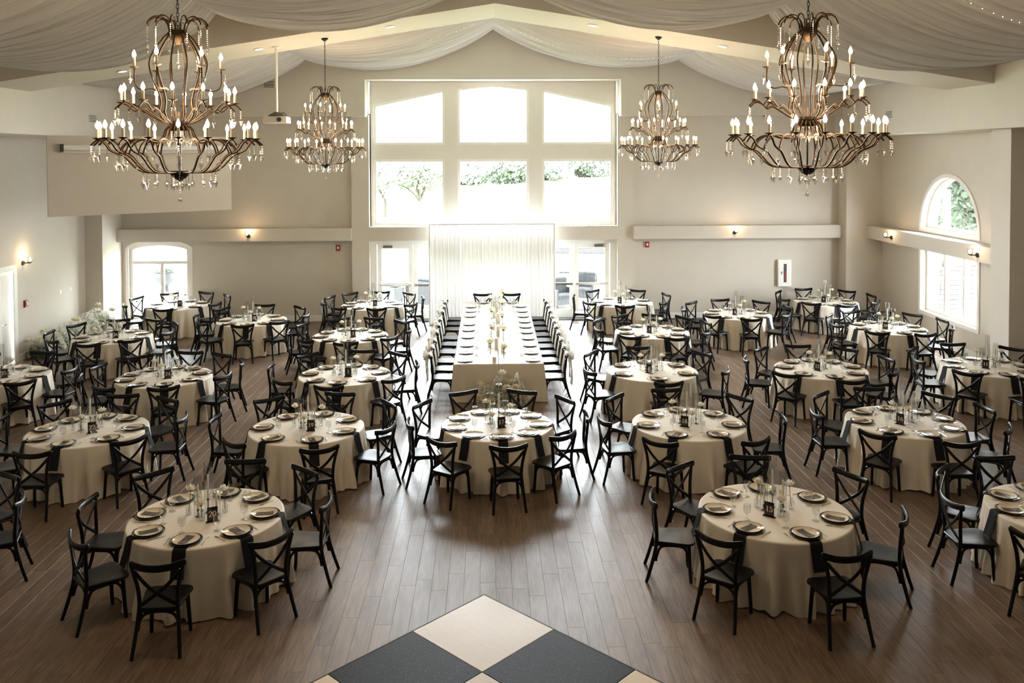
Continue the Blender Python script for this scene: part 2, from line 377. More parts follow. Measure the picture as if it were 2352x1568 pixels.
# ---- windows
def window(name, outline, mull, yf, label, t=.075):
    """outline: polygon (x,z) of the opening, clockwise; frame ring + mullions + panes, plane at y=yf"""
    n = len(outline); cxm = sum(p[0] for p in outline)/n; czm = sum(p[1] for p in outline)/n
    mb = MB(); inner = []
    for i, p in enumerate(outline):
        a = Vector(outline[i-1]); b = Vector(p); c = Vector(outline[(i+1) % n])
        d1 = (b-a).normalized(); d2 = (c-b).normalized(); n1 = Vector((d1.y, -d1.x)); n2 = Vector((d2.y, -d2.x)); m = (n1+n2).normalized()
        q = b+m*(t/max(.35, m.dot(n1)))
        inner.append((q.x, q.y))
    ya, yb = yf-.05, yf+.09
    V = [(p[0], ya, p[1]) for p in outline]+[(p[0], ya, p[1]) for p in inner]+[(p[0], yb, p[1]) for p in outline]+[(p[0], yb, p[1]) for p in inner]
    F_ = []
    for i in range(n):
        j = (i+1) % n
        F_ += [(i, j, n+j, n+i), (2*n+j, 2*n+i, 3*n+i, 3*n+j), (n+i, n+j, 3*n+j, 3*n+i), (j, i, 2*n+i, 2*n+j)]
    mb.add(V, F_)
    w = struct(name, mb, 'trim', label)
    for (x0, x1, z0, z1) in mull: put('mullion', MB().box(x0, x1, yf-.03, yf+.07, z0, z1).mesh('mullion', 'trim'), w)
    pane = MB().add([(p[0], yf+.03, p[1]) for p in inner], [tuple(range(n))])
    put('pane', pane.mesh('pane', 'glass'), w)
    return w
yf = YB+.12; k = 0
for (a, b), tp in zip(WX, TOPS):
    k += 1; window('window_%d' % k, [(a, ZU)] + tp + [(b, ZU)], [], yf, ['upper left slanted window pane of the tall bay', 'upper middle peaked window pane of the tall bay', 'upper right slanted window pane of the tall bay'][k-1])
for i, (a, b) in enumerate(WX):
    k += 1; window('window_%d' % k, [(a, ZL[0]), (a, ZL[1]), (b, ZL[1]), (b, ZL[0])], [], yf, ['lower left window pane of the tall bay', 'lower middle window pane of the tall bay', 'lower right window pane of the tall bay'][i])
ao = [(AW[0], AW[2]), (AW[0], AW[3])] + arc((AW[0]+AW[1])/2, AW[3], (AW[1]-AW[0])/2, AW[4]-AW[3], PI, 0)[1:-1] + [(AW[1], AW[3]), (AW[1], AW[2])]
window('window_7', ao, [(AW[0]+.06, AW[1]-.06, 1.74, 1.83), (-9.79, -9.70, .2, 1.75)], YB+.1, 'low arched window in the far left wall', .1)
# right wall windows are built flat and turned
def side_window(name, outline, mull, X, label, t):
    w = window(name, outline, mull, 0, label, t)
    w.rotation_euler = (0, 0, -PI/2); w.location = (X, 0, 0)
    return w
# turning by -90 deg maps (x, y) -> (y, -x): window x = -world y
so = [(-23.21, 2.97)] + arc(-21.85, 2.97, 1.36, 1.37, PI, 0, 20)[1:-1] + [(-20.49, 2.97)]
side_window('window_8', so, [], WR+.18, 'half round window high on the right wall', .07)
ro = [(-23.21, .74), (-23.21, 2.42), (-20.49, 2.42), (-20.49, .74)]
side_window('window_9', ro, [(-22.33, -22.24, .8, 2.4), (-21.42, -21.33, .8, 2.4)], WR+.18, 'triple casement window low on the right wall', .09)
# white casings round the side windows
cs = MB()
for y0_, y1_, z0_, z1_ in [(20.39, 20.49, .74, 2.42), (23.21, 23.31, .74, 2.42), (20.39, 23.31, .64, .74)]: cs.box(WR-.03, WR, y0_, y1_, z0_, z1_)
outa = arc(21.85, 2.97, 1.46, 1.47, 0, PI, 24); ina = arc(21.85, 2.97, 1.36, 1.37, PI, 0, 24)
cs.box(WR-.03, WR, 20.39, 23.31, 2.87, 2.97)
for i in range(24):
    o1, o2 = outa[i], outa[i+1]; i1, i2 = ina[24-i], ina[23-i]
    cs.add([(WR-.03, *o1), (WR-.03, *o2), (WR-.03, *i2), (WR-.03, *i1), (WR, *o1), (WR, *o2), (WR, *i2), (WR, *i1)], [(0,1,2,3), (1,0,4,5), (3,2,6,7)])
struct('trim_4', cs, 'trim', 'white casings round the right wall windows')
ca = MB()
for a_, b_ in [(AW[0]-.09, AW[0]), (AW[1], AW[1]+.09)]: ca.box(a_, b_, YB-.025, YB, AW[2], AW[3])
ca.box(AW[0]-.09, AW[1]+.09, YB-.025, YB, AW[2]-.1, AW[2])
cxa = (AW[0]+AW[1])/2; oa = arc(cxa, AW[3], .985, .30, 0, PI, 16); ia = arc(cxa, AW[3], .895, .21, PI, 0, 16)
for i in range(16):
    o1, o2 = oa[i], oa[i+1]; i1, i2 = ia[16-i], ia[15-i]; y = YB-.025
    ca.add([(o1[0], y, o1[1]), (o2[0], y, o2[1]), (i2[0], y, i2[1]), (i1[0], y, i1[1]), (o1[0], YB, o1[1]), (o2[0], YB, o2[1]), (i2[0], YB, i2[1]), (i1[0], YB, i1[1])], [(0,1,2,3), (1,0,4,5), (3,2,6,7)])
struct('trim_5', ca, 'trim', 'white casing round the low arched window')
# ---- glass double doors under the bay
fr = MB()
for a, b in [(-3.53, -3.35), (-1.20, -.96), (1.28, 1.52), (3.68, 3.87)]: fr.box(a, b, YB-.02, YB+.3, 0, 2.29)
fr.box(-3.53, 3.87, YB-.02, YB+.3, 2.29, 2.42)
struct('trim_6', fr, 'trim', 'white frame of the glass doors under the window bay')
th_ = struct('trim_7', MB().box(-3.4, 3.75, 26.0, 26.6, 0, .025), 'alu', 'dark threshold under the glass doors')
dn = 0
for a, b in [(-3.35, -1.20), (-.96, 1.28), (1.52, 3.68)]:
    mid = (a+b)/2
    for s, (p, q) in enumerate([(a+.01, mid-.005), (mid+.005, b-.01)]):
        dn += 1; y0, y1 = YB+.10, YB+.15
        d = MB().box(p, p+.13, y0, y1, .03, 2.28).box(q-.13, q, y0, y1, .03, 2.28).box(p+.13, q-.13, y0, y1, 2.15, 2.28).box(p+.13, q-.13, y0, y1, .03, .28)
        side = 'left' if dn < 3 else ('middle' if dn < 5 else 'right')
        dd = struct('door_%d' % dn, d, 'trim', 'white glazed door, %s leaf of the %s pair' % (['left', 'right'][s], side))
        put('pane', MB().box(p+.13, q-.13, y0+.02, y0+.028, .28, 2.15).mesh('pane', 'glass'), dd)
        put('push_bar', MB().box(p+.05, q-.05, y0-.07, y0-.035, 1.02, 1.09).mesh('push_bar', 'steel'), dd)
        cxm = p+.32 if s == 0 else q-.32
        put('door_closer', MB().box(cxm-.14, cxm+.14, y0-.06, y0, 2.18, 2.25).mesh('door_closer', 'steel'), dd)
# ---- left wall door
d = struct('door_7', MB().box(WL-.1, WL-.05, 20.6, 21.15, .02, 2.22), 'trim', 'white door in the left wall', .02, 1500)
put('door_handle', MB().tube([(WL-.05, 20.68, 1.0), (WL+.02, 20.68, 1.0), (WL+.02, 20.80, 1.0)], .012, 6).mesh('door_handle', 'steel'), d)
struct('trim_8', MB().box(WL, WL+.03, 21.15, 21.29, 0, 2.24).box(WL, WL+.03, 20.45, 20.59, 0, 2.24).box(WL, WL+.03, 20.45, 21.29, 2.24, 2.37), 'trim', 'white casing round the left wall door')

# ---- air grilles, alarms, sconces, switches
def grille(x, y, z, w, h, rz, label):
    g = empty('air_grille', (x, y, z), rz); tag(g, label, 'air vent', 'air grilles')
    put('frame', MB().box(-w/2, w/2, -.02, 0, -h/2, h/2).mesh('frame', 'trim'), g)
    for i in range(5): zz = -h/2+h*(i+.5)/5; put('slat', MB().box(-w/2+.02, w/2-.02, -.03, -.018, zz-h*.05, zz+h*.05).mesh('slat', 'dark'), g)
grille(-6.34, YG, 7.03, .36, .2, 0, 'dark louvred air grille high on the gable wall')
grille(FL, 22.82, 5.93, .4, .19, PI/2, 'small air grille on the left fascia')
grille(FR, 22.6, 5.98, .36, .19, -PI/2, 'small air grille on the right fascia')
def alarm(x, y, z, rz, label):
    g = empty('fire_alarm', (x, y, z), rz); tag(g, label, 'fire alarm', 'red fire alarms')
    put('body', MB().box(-.06, .06, -.05, 0, -.085, .085).mesh('body', 'red'), g)
    put('strobe', MB().box(-.028, .028, -.065, -.05, -.03, .04).mesh('strobe', 'white'), g)
alarm(-4.49, YB, 2.20, 0, 'red fire alarm on the far wall left of the window bay')
alarm(4.80, YB, 2.24, 0, 'red fire alarm on the far wall right of the window bay')
alarm(WL, 21.66, 1.35, PI/2, 'red fire alarm on the left wall beside the door')
def sconce(x, y, z, rz, label, rod=.18):
    g = empty('wall_sconce', (x, y, z), rz); tag(g, label, 'wall lamp', 'wall sconces')
    put('backplate', MB().tube([(0, 0, 0), (0, -.03, 0)], .055, 14).mesh('backplate', 'iron', True, 40), g)
    put('arm', MB().tube([(0, -.03, 0), (0, -rod, 0)], .013, 8).mesh('arm', 'iron', True, 40), g)
    put('cup', MB().lathe([(.03, 0), (.045, .02), (.045, .03)], 12, 0, -rod).mesh('cup', 'iron', True, 40), g)
    sh = put('glass_shade', MB().lathe([(.06, .03), (.062, .16), (.056, .16), (.054, .035)], 16, 0, -rod).mesh('glass_shade', 'table_glass', True, 40), g)
    put('bulb', MB().lathe([(.012, .035), (.03, .07), (.03, .10), (.008, .13)], 10, 0, -rod).mesh('bulb', 'sconce_bulb' if 'sconce_bulb' in M else 'bulb', True), g)
    l = bpy.data.lights.new('sconce_light', 'POINT'); l.energy = 7; l.color = (1, .66, .36); l.shadow_soft_size = .04
    lo = put('sconce_light', l, g, (0, -rod-.0, .20))
sconce(-7.06, 25.85, 2.60, 0, 'lit glass sconce on the left far ledge')
sconce(7.36, 25.85, 2.62, 0, 'lit glass sconce on the right far ledge')
sconce(WR-.46, 23.98, 2.62, -PI/2, 'lit glass sconce on the right ledge near the corner')
sconce(WR-.46, 19.7, 2.62, -PI/2, 'lit glass sconce on the right ledge near the wall pier')
sconce(WL, 21.6, 2.36, PI/2, 'lit glass sconce on the left wall above the alarm')
g = empty('extinguisher_cabinet', (8.97, YB, 1.36)); tag(g, 'white fire extinguisher cabinet on the far right wall', 'cabinet')
put('frame', MB().box(-.2, .2, -.12, 0, -.4, .4).mesh('frame', 'trim'), g)
put('door', MB().box(-.155, .155, -.13, -.12, -.35, .35).mesh('door', 'white'), g)
put('window', MB().box(-.04, .05, -.134, -.13, -.28, .28).mesh('window', 'dark'), g)
put('extinguisher', MB().box(-.012, .022, -.136, -.134, -.22, .05).mesh('extinguisher', 'red'), g)
put('handle', MB().box(-.11, -.08, -.15, -.13, -.04, .05).mesh('handle', 'steel'), g)
for i, (y, z, lab) in enumerate([(23.45, 1.36, 'double white switch plate on the left wall'), (24.0, 1.36, 'small white switch plate on the left wall near the corner')]):
    s_ = put('switch_plate', MB().bbox(-.05+.0, .05, -.04, .04, 0, .008, .003).mesh('switch_plate', 'white'), None, (WL, y, z), (0, PI/2, 0)); tag(s_, lab, 'light switch', 'switch plates')

# ---- projector screen board, casing, projector
A = Vector((FL, 20.5)); B = Vector((-6.71, 23.0)); dirv = (B-A).normalized(); nrm = Vector((dirv.y, -dirv.x))
pbm = MB(); Lp = (B-A).length
pbm.box(0, Lp, 0, .12, 3.555, 5.45)
ang = math.atan2(dirv.y, dirv.x)
struct('wall_screen_panel', pbm, 'paint', 'angled wall panel hanging across the left corner')
o = bpy.data.objects['wall_screen_panel']; o.location = (A.x, A.y, 0); o.rotation_euler = (0, 0, ang)
g = empty('projector_screen', (A.x, A.y, 5.16), ang); tag(g, 'rolled projector screen in its white case on the angled panel', 'projector screen')
put('case', MB().tube([(.32, -.08, 0), (Lp-.05, -.08, 0)], .075, 10).mesh('case', 'white', True, 40), g)
put('end_cap', MB().box(.27, .32, -.16, -.005, -.09, .09).mesh('end_cap', 'dark'), g)
put('roller_bar', MB().box(.32, Lp-.05, -.10, -.05, -.11, -.085).mesh('roller_bar', 'white'), g)
g = empty('ceiling_projector', (-4.55, 19.0, 5.68)); tag(g, 'white projector on a long pole from the beam', 'projector')
put('pole', MB().tube([(0, 0, .2), (0, 0, 1.62)], .025, 10).mesh('pole', 'white', True, 40), g)
put('ceiling_plate', MB().lathe([(.09, 1.60), (.09, 1.635)], 16).mesh('ceiling_plate', 'white'), g)
put('mount', MB().lathe([(.05, .22), (.16, .16), (.2, .12), (.04, .12)], 14).mesh('mount', 'dark', True, 40), g)
put('body', MB().bbox(-.25, .25, -.2, .2, -.02, .12, .02).mesh('body', 'screen'), g)
put('lens', MB().tube([(.1, -.2, .05), (.1, -.25, .05)], .05, 14).mesh('lens', 'dark', True, 40), g)
put('cable', MB().tube(bez([(.2, .1, .12), (.15, 0, .2), (0, -.05, .16), (-.12, -.1, .12)]), .01, 6).mesh('cable', 'iron', True), g)
for x, y, lab in [(-2.07, 18.7, 'second from left'), (2.25, 18.65, 'second from right'), (-4.89, 18.9, 'beside the projector pole'), (5.04, 18.65, 'rightmost'), (-7.83, 19.0, 'leftmost')]:
    sl = math.atan(.1585)*(1 if x < CX else -1)
    g = empty('recessed_light', (x, y, zb(x)-.003), (0, -sl, 0)); tag(g, 'round recessed ceiling light on the beam, %s of the five' % lab if 'pole' not in lab else 'round recessed ceiling light on the beam beside the projector pole', 'ceiling light', 'recessed lights on the beam')
    put('trim_ring', MB().lathe([(.115, 0), (.115, -.012), (.085, -.015), (.085, 0)], 20).mesh('trim_ring', 'trim', True, 40), g)
    put('lens', MB().lathe([(.085, -.004), (.085, -.008)], 20).mesh('lens', 'can'), g)

# ---- ceiling drapes (gathered swags)
XA = [FL+.02, -5.2, CX, 5.5, FR-.02]
def zat(x): return (8.60-.1585*abs(x-CX)) if abs(x-CX) < 7 else 6.95
def swag(i, ya, yb, lab, seed):
    r = random.Random(seed); x0, x1 = XA[i], XA[i+1]; z0, z1 = zat(x0), zat(x1); sagm = .46 if i in (1, 2) else .5
    W = yb-ya; nf = int(W/.26)
    ph = [r.uniform(0, 6.28) for _ in range(8)]
    def fn(u, v):
        y = ya+W*v; s = u
        sag = 4*sagm*s*(1-s)
        bul = math.sin(PI*s)**.6
        warp = .25*math.sin(v*W*1.3+ph[0])*bul+.18*math.sin(v*W*2.1+ph[1]+2*s)
        f_ = .075*math.sin(2*PI*nf*v+ph[2]+warp*4)+.06*math.sin(2*PI*nf*2.3*v+ph[3]+warp*3+s*2)+.03*math.sin(2*PI*nf*.53*v+ph[4]+3*s)+.022*math.sin(2*PI*nf*4.1*v+ph[5]+warp*5)
        gather = 1-.10*(1-bul)
        yy = ya+W*.5+(y-ya-W*.5)*gather
        sg = sag*(1+.10*math.sin(2*PI*nf*.5*v+ph[5])+.06*math.sin(2*PI*nf*1.17*v+ph[6]))
        return (x0+(x1-x0)*s, yy, z0+(z1-z0)*s-sg+f_*(.35+.65*bul)-.02)
    nv = max(40, nf*16)
    me = MB().grid(fn, 26, nv).mesh('ceiling_drape', 'sheer', True)
    o = put('ceiling_drape', me); tag(o, lab, 'drape', 'ceiling drapes')
    return fn
names = ['leftmost', 'left of centre', 'right of centre', 'rightmost']
fns = {}
for i in range(4):
    fns[('b', i)] = swag(i, 19.9, 25.45, 'sheer white ceiling swag beyond the beam, %s' % names[i], 20+i)
    fns[('f', i)] = swag(i, 2.4, 17.8, 'sheer white ceiling swag before the beam, %s' % names[i], 40+i)
def fairy(key, v, n, lab, u0=.1, u1=.9):
    g = empty('fairy_lights', (0, 0, 0)); tag(g, lab, 'string lights', 'fairy light strings')
    fn = fns[key]; pts = []
    w = MB(); bl = MB()
    for k in range(n):
        u = u0+(u1-u0)*(k+random.uniform(-.2, .2))/(n-1); p = Vector(fn(min(max(u, 0), 1), v))-Vector((0, 0, .03)); pts.append(p); bl.octa(p, .009, .009)
    w.tube(pts, .003, 4); g.location = pts[0]
    me = bl.mesh('bulbs', 'fairy'); wm = w.mesh('wire', 'white')
    for nm, mm in (('bulbs', me), ('wire', wm)):
        o = put(nm, mm, g, -pts[0])
        if nm == 'bulbs': stuff(o)
fairy(('f', 0), .55, 26, 'string of fairy lights on the leftmost near swag')
fairy(('f', 3), .62, 30, 'string of fairy lights on the rightmost near swag, farther one')
fairy(('f', 3), .42, 30, 'string of fairy lights on the rightmost near swag, nearer one')
fairy(('f', 2), .8, 18, 'string of fairy lights on the near swag right of centre')
fairy(('b', 2), .55, 30, 'string of fairy lights on the far swag right of centre')
fairy(('b', 1), .35, 22, 'string of fairy lights on the far swag left of centre')
fairy(('b', 3), .5, 16, 'string of fairy lights on the rightmost far swag')

# ================================================================== CHANDELIERS
def ring_pts(prof, a): return [(r*math.cos(a), r*math.sin(a), z) for r, z in prof]
CH = {}
CH['crown'] = MB().lathe([(.0, 1.87), (.085, 1.87), (.10, 1.84), (.10, 1.80), (.07, 1.77), (.05, 1.73), (.012, 1.71)], 20, cap=False).mesh('crown', 'bronze', True, 50)
CH['hub'] = MB().lathe([(.0, .90), (.09, .90), (.10, .87), (.10, .82), (.085, .79), (.0, .79)], 20, cap=False).mesh('hub', 'bronze', True, 50)
CH['base'] = MB().lathe([(.0, .37), (.10, .365), (.105, .335), (.07, .29), (.03, .265), (.0, .25)], 20, cap=False).mesh('base', 'iron', True, 50)
CH['rod'] = MB().tube([(0, 0, .3), (0, 0, 1.0)], .009, 8).mesh('centre_rod', 'bronze', True)
def arm_mesh(nm, profs, rad, mat='bronze'):
    mb = MB()
    for pr_ in profs: mb.tube(bez([(r, 0, z) for r, z in pr_], 5), rad, 6)
    return mb.mesh(nm, mat, True)
CH['rib'] = arm_mesh('rib', [[(.095, 1.84), (.16, 1.77), (.26, 1.62), (.30, 1.5), (.27, 1.36), (.215, 1.22), (.185, 1.1), (.20, .98), (.14, .89), (.09, .86)]], .0085)
CH['curl'] = arm_mesh('curl', [[(.085, 1.82), (.10, 1.92), (.15, 1.99), (.23, 2.0), (.29, 1.96), (.315, 1.91)]], .0085)
CH['arm1'] = arm_mesh('upper_arm', [[(.215, 1.22), (.27, 1.235), (.35, 1.225), (.41, 1.25), (.435, 1.32), (.435, 1.45)]], .008)
CH['arm2'] = arm_mesh('middle_arm', [[(.09, .86), (.19, .90), (.30, .97), (.38, 1.02), (.44, 1.0), (.51, 1.06), (.575, 1.075), (.64, 1.02)]], .0085)
CH['arm3'] = arm_mesh('lower_arm', [[(.08, .345), (.22, .345), (.36, .355), (.44, .40), (.50, .465), (.56, .525), (.63, .555), (.69, .59), (.74, .66), (.80, .69), (.865, .635)],
    [(.60, .545), (.56, .63), (.48, .69), (.38, .70), (.28, .67), (.21, .68), (.16, .74), (.14, .80), (.10, .85)]], .0095)
CH['sleeve'] = MB().lathe([(.0145, .008), (.0145, .105), (.006, .108)], 10).mesh('sleeve', 'sleeve', True, 50)
CH['cup'] = MB().lathe([(.006, -.012), (.02, -.004), (.045, .006), (.05, .012), (.02, .006), (.012, .01)], 10).mesh('drip_cup', 'bronze', True, 50)
CH['bulb'] = MB().lathe([(.006, .106), (.018, .12), (.0225, .138), (.017, .16), (.008, .18), (.001, .192)], 10).mesh('candle_bulb', 'bulb', True)
def pendant(nb, drop=.07):
    mb = MB(); z = -.012
    for i in range(nb): mb.octa((0, 0, z-.011), .0095, .011); z -= .023
    return mb.octa((0, 0, z-.018), .024*drop/.07, .02, drop-.018+.012).mesh('crystal_drop', 'crystal')
CH['p'] = pendant(4); CH['pl'] = pendant(9, .06); CH['pb'] = None
mb = MB(); z = 0
for i in range(8): mb.octa((0, 0, -.012-i*.022), .008, .01)
mb.lathe([(.0, -.178), (.018, -.19), (.024, -.206), (.018, -.222), (.0, -.235)], 10)
CH['ball'] = mb.mesh('crystal_ball', 'crystal')
CH['topstrand'] = pendant(7, .07)
def chandelier(x, y, z, top, label, a0):
    g = empty('chandelier', (x, y, z)); tag(g, label, 'chandelier', 'candle chandeliers')
    for nm in ('crown', 'hub', 'base'): put(nm, CH[nm], g)
    put('centre_rod', CH['rod'], g)
    put('crystal_ball', CH['ball'], g, (0, 0, .25)); put('crystal_drop', CH['topstrand'], g, (0, 0, 1.71))
    H = top-z
    put('canopy', MB().lathe([(.005, H-.07), (.03, H-.06), (.075, H-.02), (.08, H)], 16).mesh('canopy', 'iron', True, 50), g)
    ch = MB(); zz = 1.87; i = 0
    while zz < H-.08:                      # chain of oval links
        pts = [(.014*math.cos(t)*(1 if i % 2 else 0), .014*math.cos(t)*(0 if i % 2 else 1), zz+.026+.03*math.sin(t)) for t in [2*PI*k/10 for k in range(11)]]
        ch.tube(pts, .004, 5, caps=False); zz += .046; i += 1
    put('chain', ch.mesh('chain', 'iron', True), g)
    for i in range(12):
        a = a0+2*PI*i/12
        put('rib', CH['rib'], g, None, a); put('curl', CH['curl'], g, None, a)
        put('crystal_drop', CH['pl'], g, (.313*math.cos(a), .313*math.sin(a), 1.915), a)
    def candles(n, r, zc_, arm, off, pr_=None, pz=None):
        for i in range(n):
            a = a0+off+2*PI*i/n; c, s = math.cos(a), math.sin(a)
            put({'arm1': 'upper_arm', 'arm2': 'middle_arm', 'arm3': 'lower_arm'}[arm], CH[arm], g, None, a)
            cd = put('candle_sleeve', CH['sleeve'], g, (r*c, r*s, zc_)); put('drip_cup', CH['cup'], cd); put('candle_bulb', CH['bulb'], cd)
            put('crystal_drop', CH['p'], g, (pr_*c, pr_*s, pz), a)
    candles(6, .435, 1.455, 'arm1', .26, .475, 1.45)
    candles(12, .575, 1.085, 'arm2', .13, .635, 1.025)
    candles(18, .80, .70, 'arm3', .05, .862, .64)
    for i in range(18):
        a = a0+.05+2*PI*i/18; put('crystal_drop', CH['p'], g, (.62*math.cos(a), .62*math.sin(a), .55), a)
        if i % 1 == 0: put('crystal_drop', CH['p'], g, (.37*math.cos(a), .37*math.sin(a), .355), a)
    for i in range(6):
        a = a0+2*PI*i/6; put('crystal_drop', CH['p'], g, (.11*math.cos(a), .11*math.sin(a), .80), a); put('crystal_drop', CH['p'], g, (.09*math.cos(a), .09*math.sin(a), .33), a)
    for zl, rr, w in ((.82, .62, .62), (1.2, .4, .38)):   # light of the bulbs themselves
        l = bpy.data.lights.new('candle_light', 'POINT'); l.energy = CHANDELIER_W*w; l.color = (1, .74, .48); l.shadow_soft_size = rr
        put('candle_light', l, g, (0, 0, zl))
chandelier(-3.32, 9.5, 4.43, 8.1, 'large candle chandelier nearest on the left', .1)
chandelier(3.51, 9.5, 4.46, 8.1, 'large candle chandelier nearest on the right', .33)
chandelier(-3.49, 18.9, 4.43, zb(-3.49), 'far candle chandelier left of the window bay', .21)
chandelier(3.69, 18.8, 4.455, zb(3.69), 'far candle chandelier right of the window bay', .05)

# ================================================================== CHAIRS
C = {}
def rounded_seat():
    pts = []
    def corner(cx, cy, r, a0, a1, n=5): return [(cx+r*math.cos(a0+(a1-a0)*i/n), cy+r*math.sin(a0+(a1-a0)*i/n)) for i in range(n+1)]
    pts += corner(.155, .15, .085, 0, PI/2) + corner(-.155, .15, .085, PI/2, PI) + corner(-.145, -.185, .045, PI, 1.5*PI) + corner(.145, -.185, .045, 1.5*PI, 2*PI)
    n = len(pts); V = []; lev = [(.97, .438), (1.0, .446), (1.0, .458), (.975, .466), (.85, .468), (.5, .461)]
    for s, z in lev: V += [(p[0]*s, p[1]*s, z) for p in pts]
    F_ = [tuple(range(n-1, -1, -1))]
    for l in range(len(lev)-1): F_ += [(l*n+i, l*n+(i+1) % n, (l+1)*n+(i+1) % n, (l+1)*n+i) for i in range(n)]
    F_.append(tuple((len(lev)-1)*n+i for i in range(n)))
    return MB().add(V, F_).mesh('seat', 'chair', True, 35)
C['seat'] = rounded_seat()
C['apron'] = MB().add(*(lambda P: ([(x, y, z) for z in (.405, .44) for x, y in P], [tuple([i, (i+1) % 8, 8+(i+1) % 8, 8+i]) for i in range(8)]))([(.20, .10), (.15, .19), (-.15, .19), (-.20, .10), (-.175, -.18), (-.14, -.205), (.14, -.205), (.175, -.18)])).mesh('seat_frame', 'chair')
for s, nm in ((1, 'R'), (-1, 'L')):
    C['fl'+nm] = MB().tube(bez([(s*.175, .165, .44), (s*.183, .17, .30), (s*.192, .178, .12), (s*.197, .188, 0)], 3), [.021]*9+[.018], 8).mesh('front_leg', 'chair', True, 50)
    pts = bez([(s*.232, -.325, 0), (s*.215, -.275, .16), (s*.195, -.222, .36), (s*.184, -.205, .50), (s*.195, -.212, .66), (s*.225, -.225, .80), (s*.25, -.232, .895)], 4)
    C['bl'+nm] = MB().tube(pts, [.019+.003*math.sin(PI*i/(len(pts)-1)) for i in range(len(pts))], 8).mesh('back_leg', 'chair', True, 50)
    C['xs'+nm] = MB().tube(bez([(s*.225, -.226, .84), (s*.10, -.236+.006*s, .70), (-s*.02, -.232+.008*s, .60), (-s*.165, -.205, .49)], 4), .0195, 8, flat=.55, up=(0, 1, 0)).mesh('cross_slat', 'chair', True, 50)
    C['ar'+nm] = MB().tube(bez([(s*.188, .165, .24), (s*.186, .15, .33), (s*.183, .10, .40), (s*.182, .03, .415), (s*.182, -.10, .415), (s*.186, -.165, .39), (s*.192, -.20, .31), (s*.2, -.215, .24)], 3), .0155, 6).mesh('arch_brace', 'chair', True, 50)
C['arF'] = MB().tube(bez([(-.178, .172, .24), (-.165, .172, .34), (-.11, .17, .40), (0, .17, .415), (.11, .17, .40), (.165, .172, .34), (.178, .172, .24)], 3), .0155, 6).mesh('arch_brace', 'chair', True, 50)
C['arB'] = MB().tube(bez([(-.195, -.228, .24), (-.18, -.216, .34), (-.12, -.205, .40), (0, -.20, .415), (.12, -.205, .40), (.18, -.216, .34), (.195, -.228, .24)], 3), .0155, 6).mesh('arch_brace', 'chair', True, 50)
rp = bez([(-.27, -.205, .905), (-.24, -.225, .905), (-.13, -.262, .885), (0, -.275, .878), (.13, -.262, .885), (.24, -.225, .905), (.27, -.205, .905)], 4)
C['rail'] = MB().tube(rp, [.02]+[.030]*(len(rp)-2)+[.02], 10, flat=.62, up=(0, 1, 0)).mesh('top_rail', 'chair', True, 50)
# top rail is taller than thick: rebuild with vertical long axis
mbr = MB(); V = []; seg = 10
for i, p in enumerate(rp):
    t = (rp[min(i+1, len(rp)-1)]-rp[max(i-1, 0)]); t.z = 0; t.normalize(); nx = Vector((-t.y, t.x, 0)); e = .72 if i in (0, len(rp)-1) else 1
    for k in range(seg):
        q = 2*PI*k/seg; V.append(p+nx*math.cos(q)*.019*e+Vector((0, 0, 1))*math.sin(q)*.037*e)
F_ = [(i*seg+k, i*seg+(k+1) % seg, (i+1)*seg+(k+1) % seg, (i+1)*seg+k) for i in range(len(rp)-1) for k in range(seg)]+[tuple(range(seg-1, -1, -1)), tuple((len(rp)-1)*seg+k for k in range(seg))]
C['rail'] = mbr.add(V, F_).mesh('top_rail', 'chair', True, 50)
def chair(x, y, rz, label, group):
    g = empty('crossback_chair', (x, y, .001), rz); tag(g, label, 'chair', group)
    put('seat', C['seat'], g); put('seat_frame', C['apron'], g); put('top_rail', C['rail'], g)
    for s in 'LR':
        put('front_leg', C['fl'+s], g); put('back_leg', C['bl'+s], g); put('cross_slat', C['xs'+s], g); put('arch_brace', C['ar'+s], g)
    put('arch_brace', C['arF'], g); put('arch_brace', C['arB'], g)
    return g

# ================================================================== TABLEWARE
TH, TR = .76, .875
S = {}
S['charger'] = MB().lathe([(.0, .004), (.10, .004), (.118, .006), (.152, .016), (.158, .0175), (.158, .014), (.115, .001), (.0, .001)], 28, cap=False).mesh('charger_plate', 'charger', True, 50)
S['plate'] = MB().lathe([(.0, .007), (.085, .0075), (.10, .011), (.128, .0195), (.131, .021), (.131, .018), (.10, .006), (.07, .002), (.0, .002)], 28, cap=False).mesh('dinner_plate', 'plate', True, 50)
S['plate_w'] = S['plate'].copy(); S['plate_w'].materials.clear(); S['plate_w'].materials.append(M['plate_white'])
S['goblet'] = MB().lathe([(.0, .0), (.034, .0), (.034, .003), (.008, .009), (.0055, .018), (.009, .03), (.005, .045), (.008, .058), (.022, .07), (.034, .09), (.038, .115), (.036, .145), (.033, .165), (.0315, .165), (.034, .145), (.036, .115), (.032, .092), (.02, .074), (.0, .068)], 14, cap=False).mesh('water_goblet', 'table_glass', True, 60)
S['menu'] = MB().grid(lambda u, v: ((u-.5)*.086, (v-.5)*.178, .0008+.006*(2*v-1)**2), 2, 6).mesh('menu_card', 'menu', True)
kb = MB()
kb.add([(-.007, -.1, 0), (.007, -.1, 0), (.006, .0, 0), (.011, .03, 0), (.009, .09, 0), (-.004, .11, 0), (-.006, .0, 0)] + [(-.007, -.1, .004), (.007, -.1, .004), (.006, .0, .004), (.011, .03, .002), (.009, .09, .002), (-.004, .11, .002), (-.006, .0, .004)],
    [tuple(range(6, -1, -1)), tuple(range(7, 14))] + [(i, (i+1) % 7, 7+(i+1) % 7, 7+i) for i in range(7)])
S['knife'] = kb.mesh('dinner_knife', 'steel')
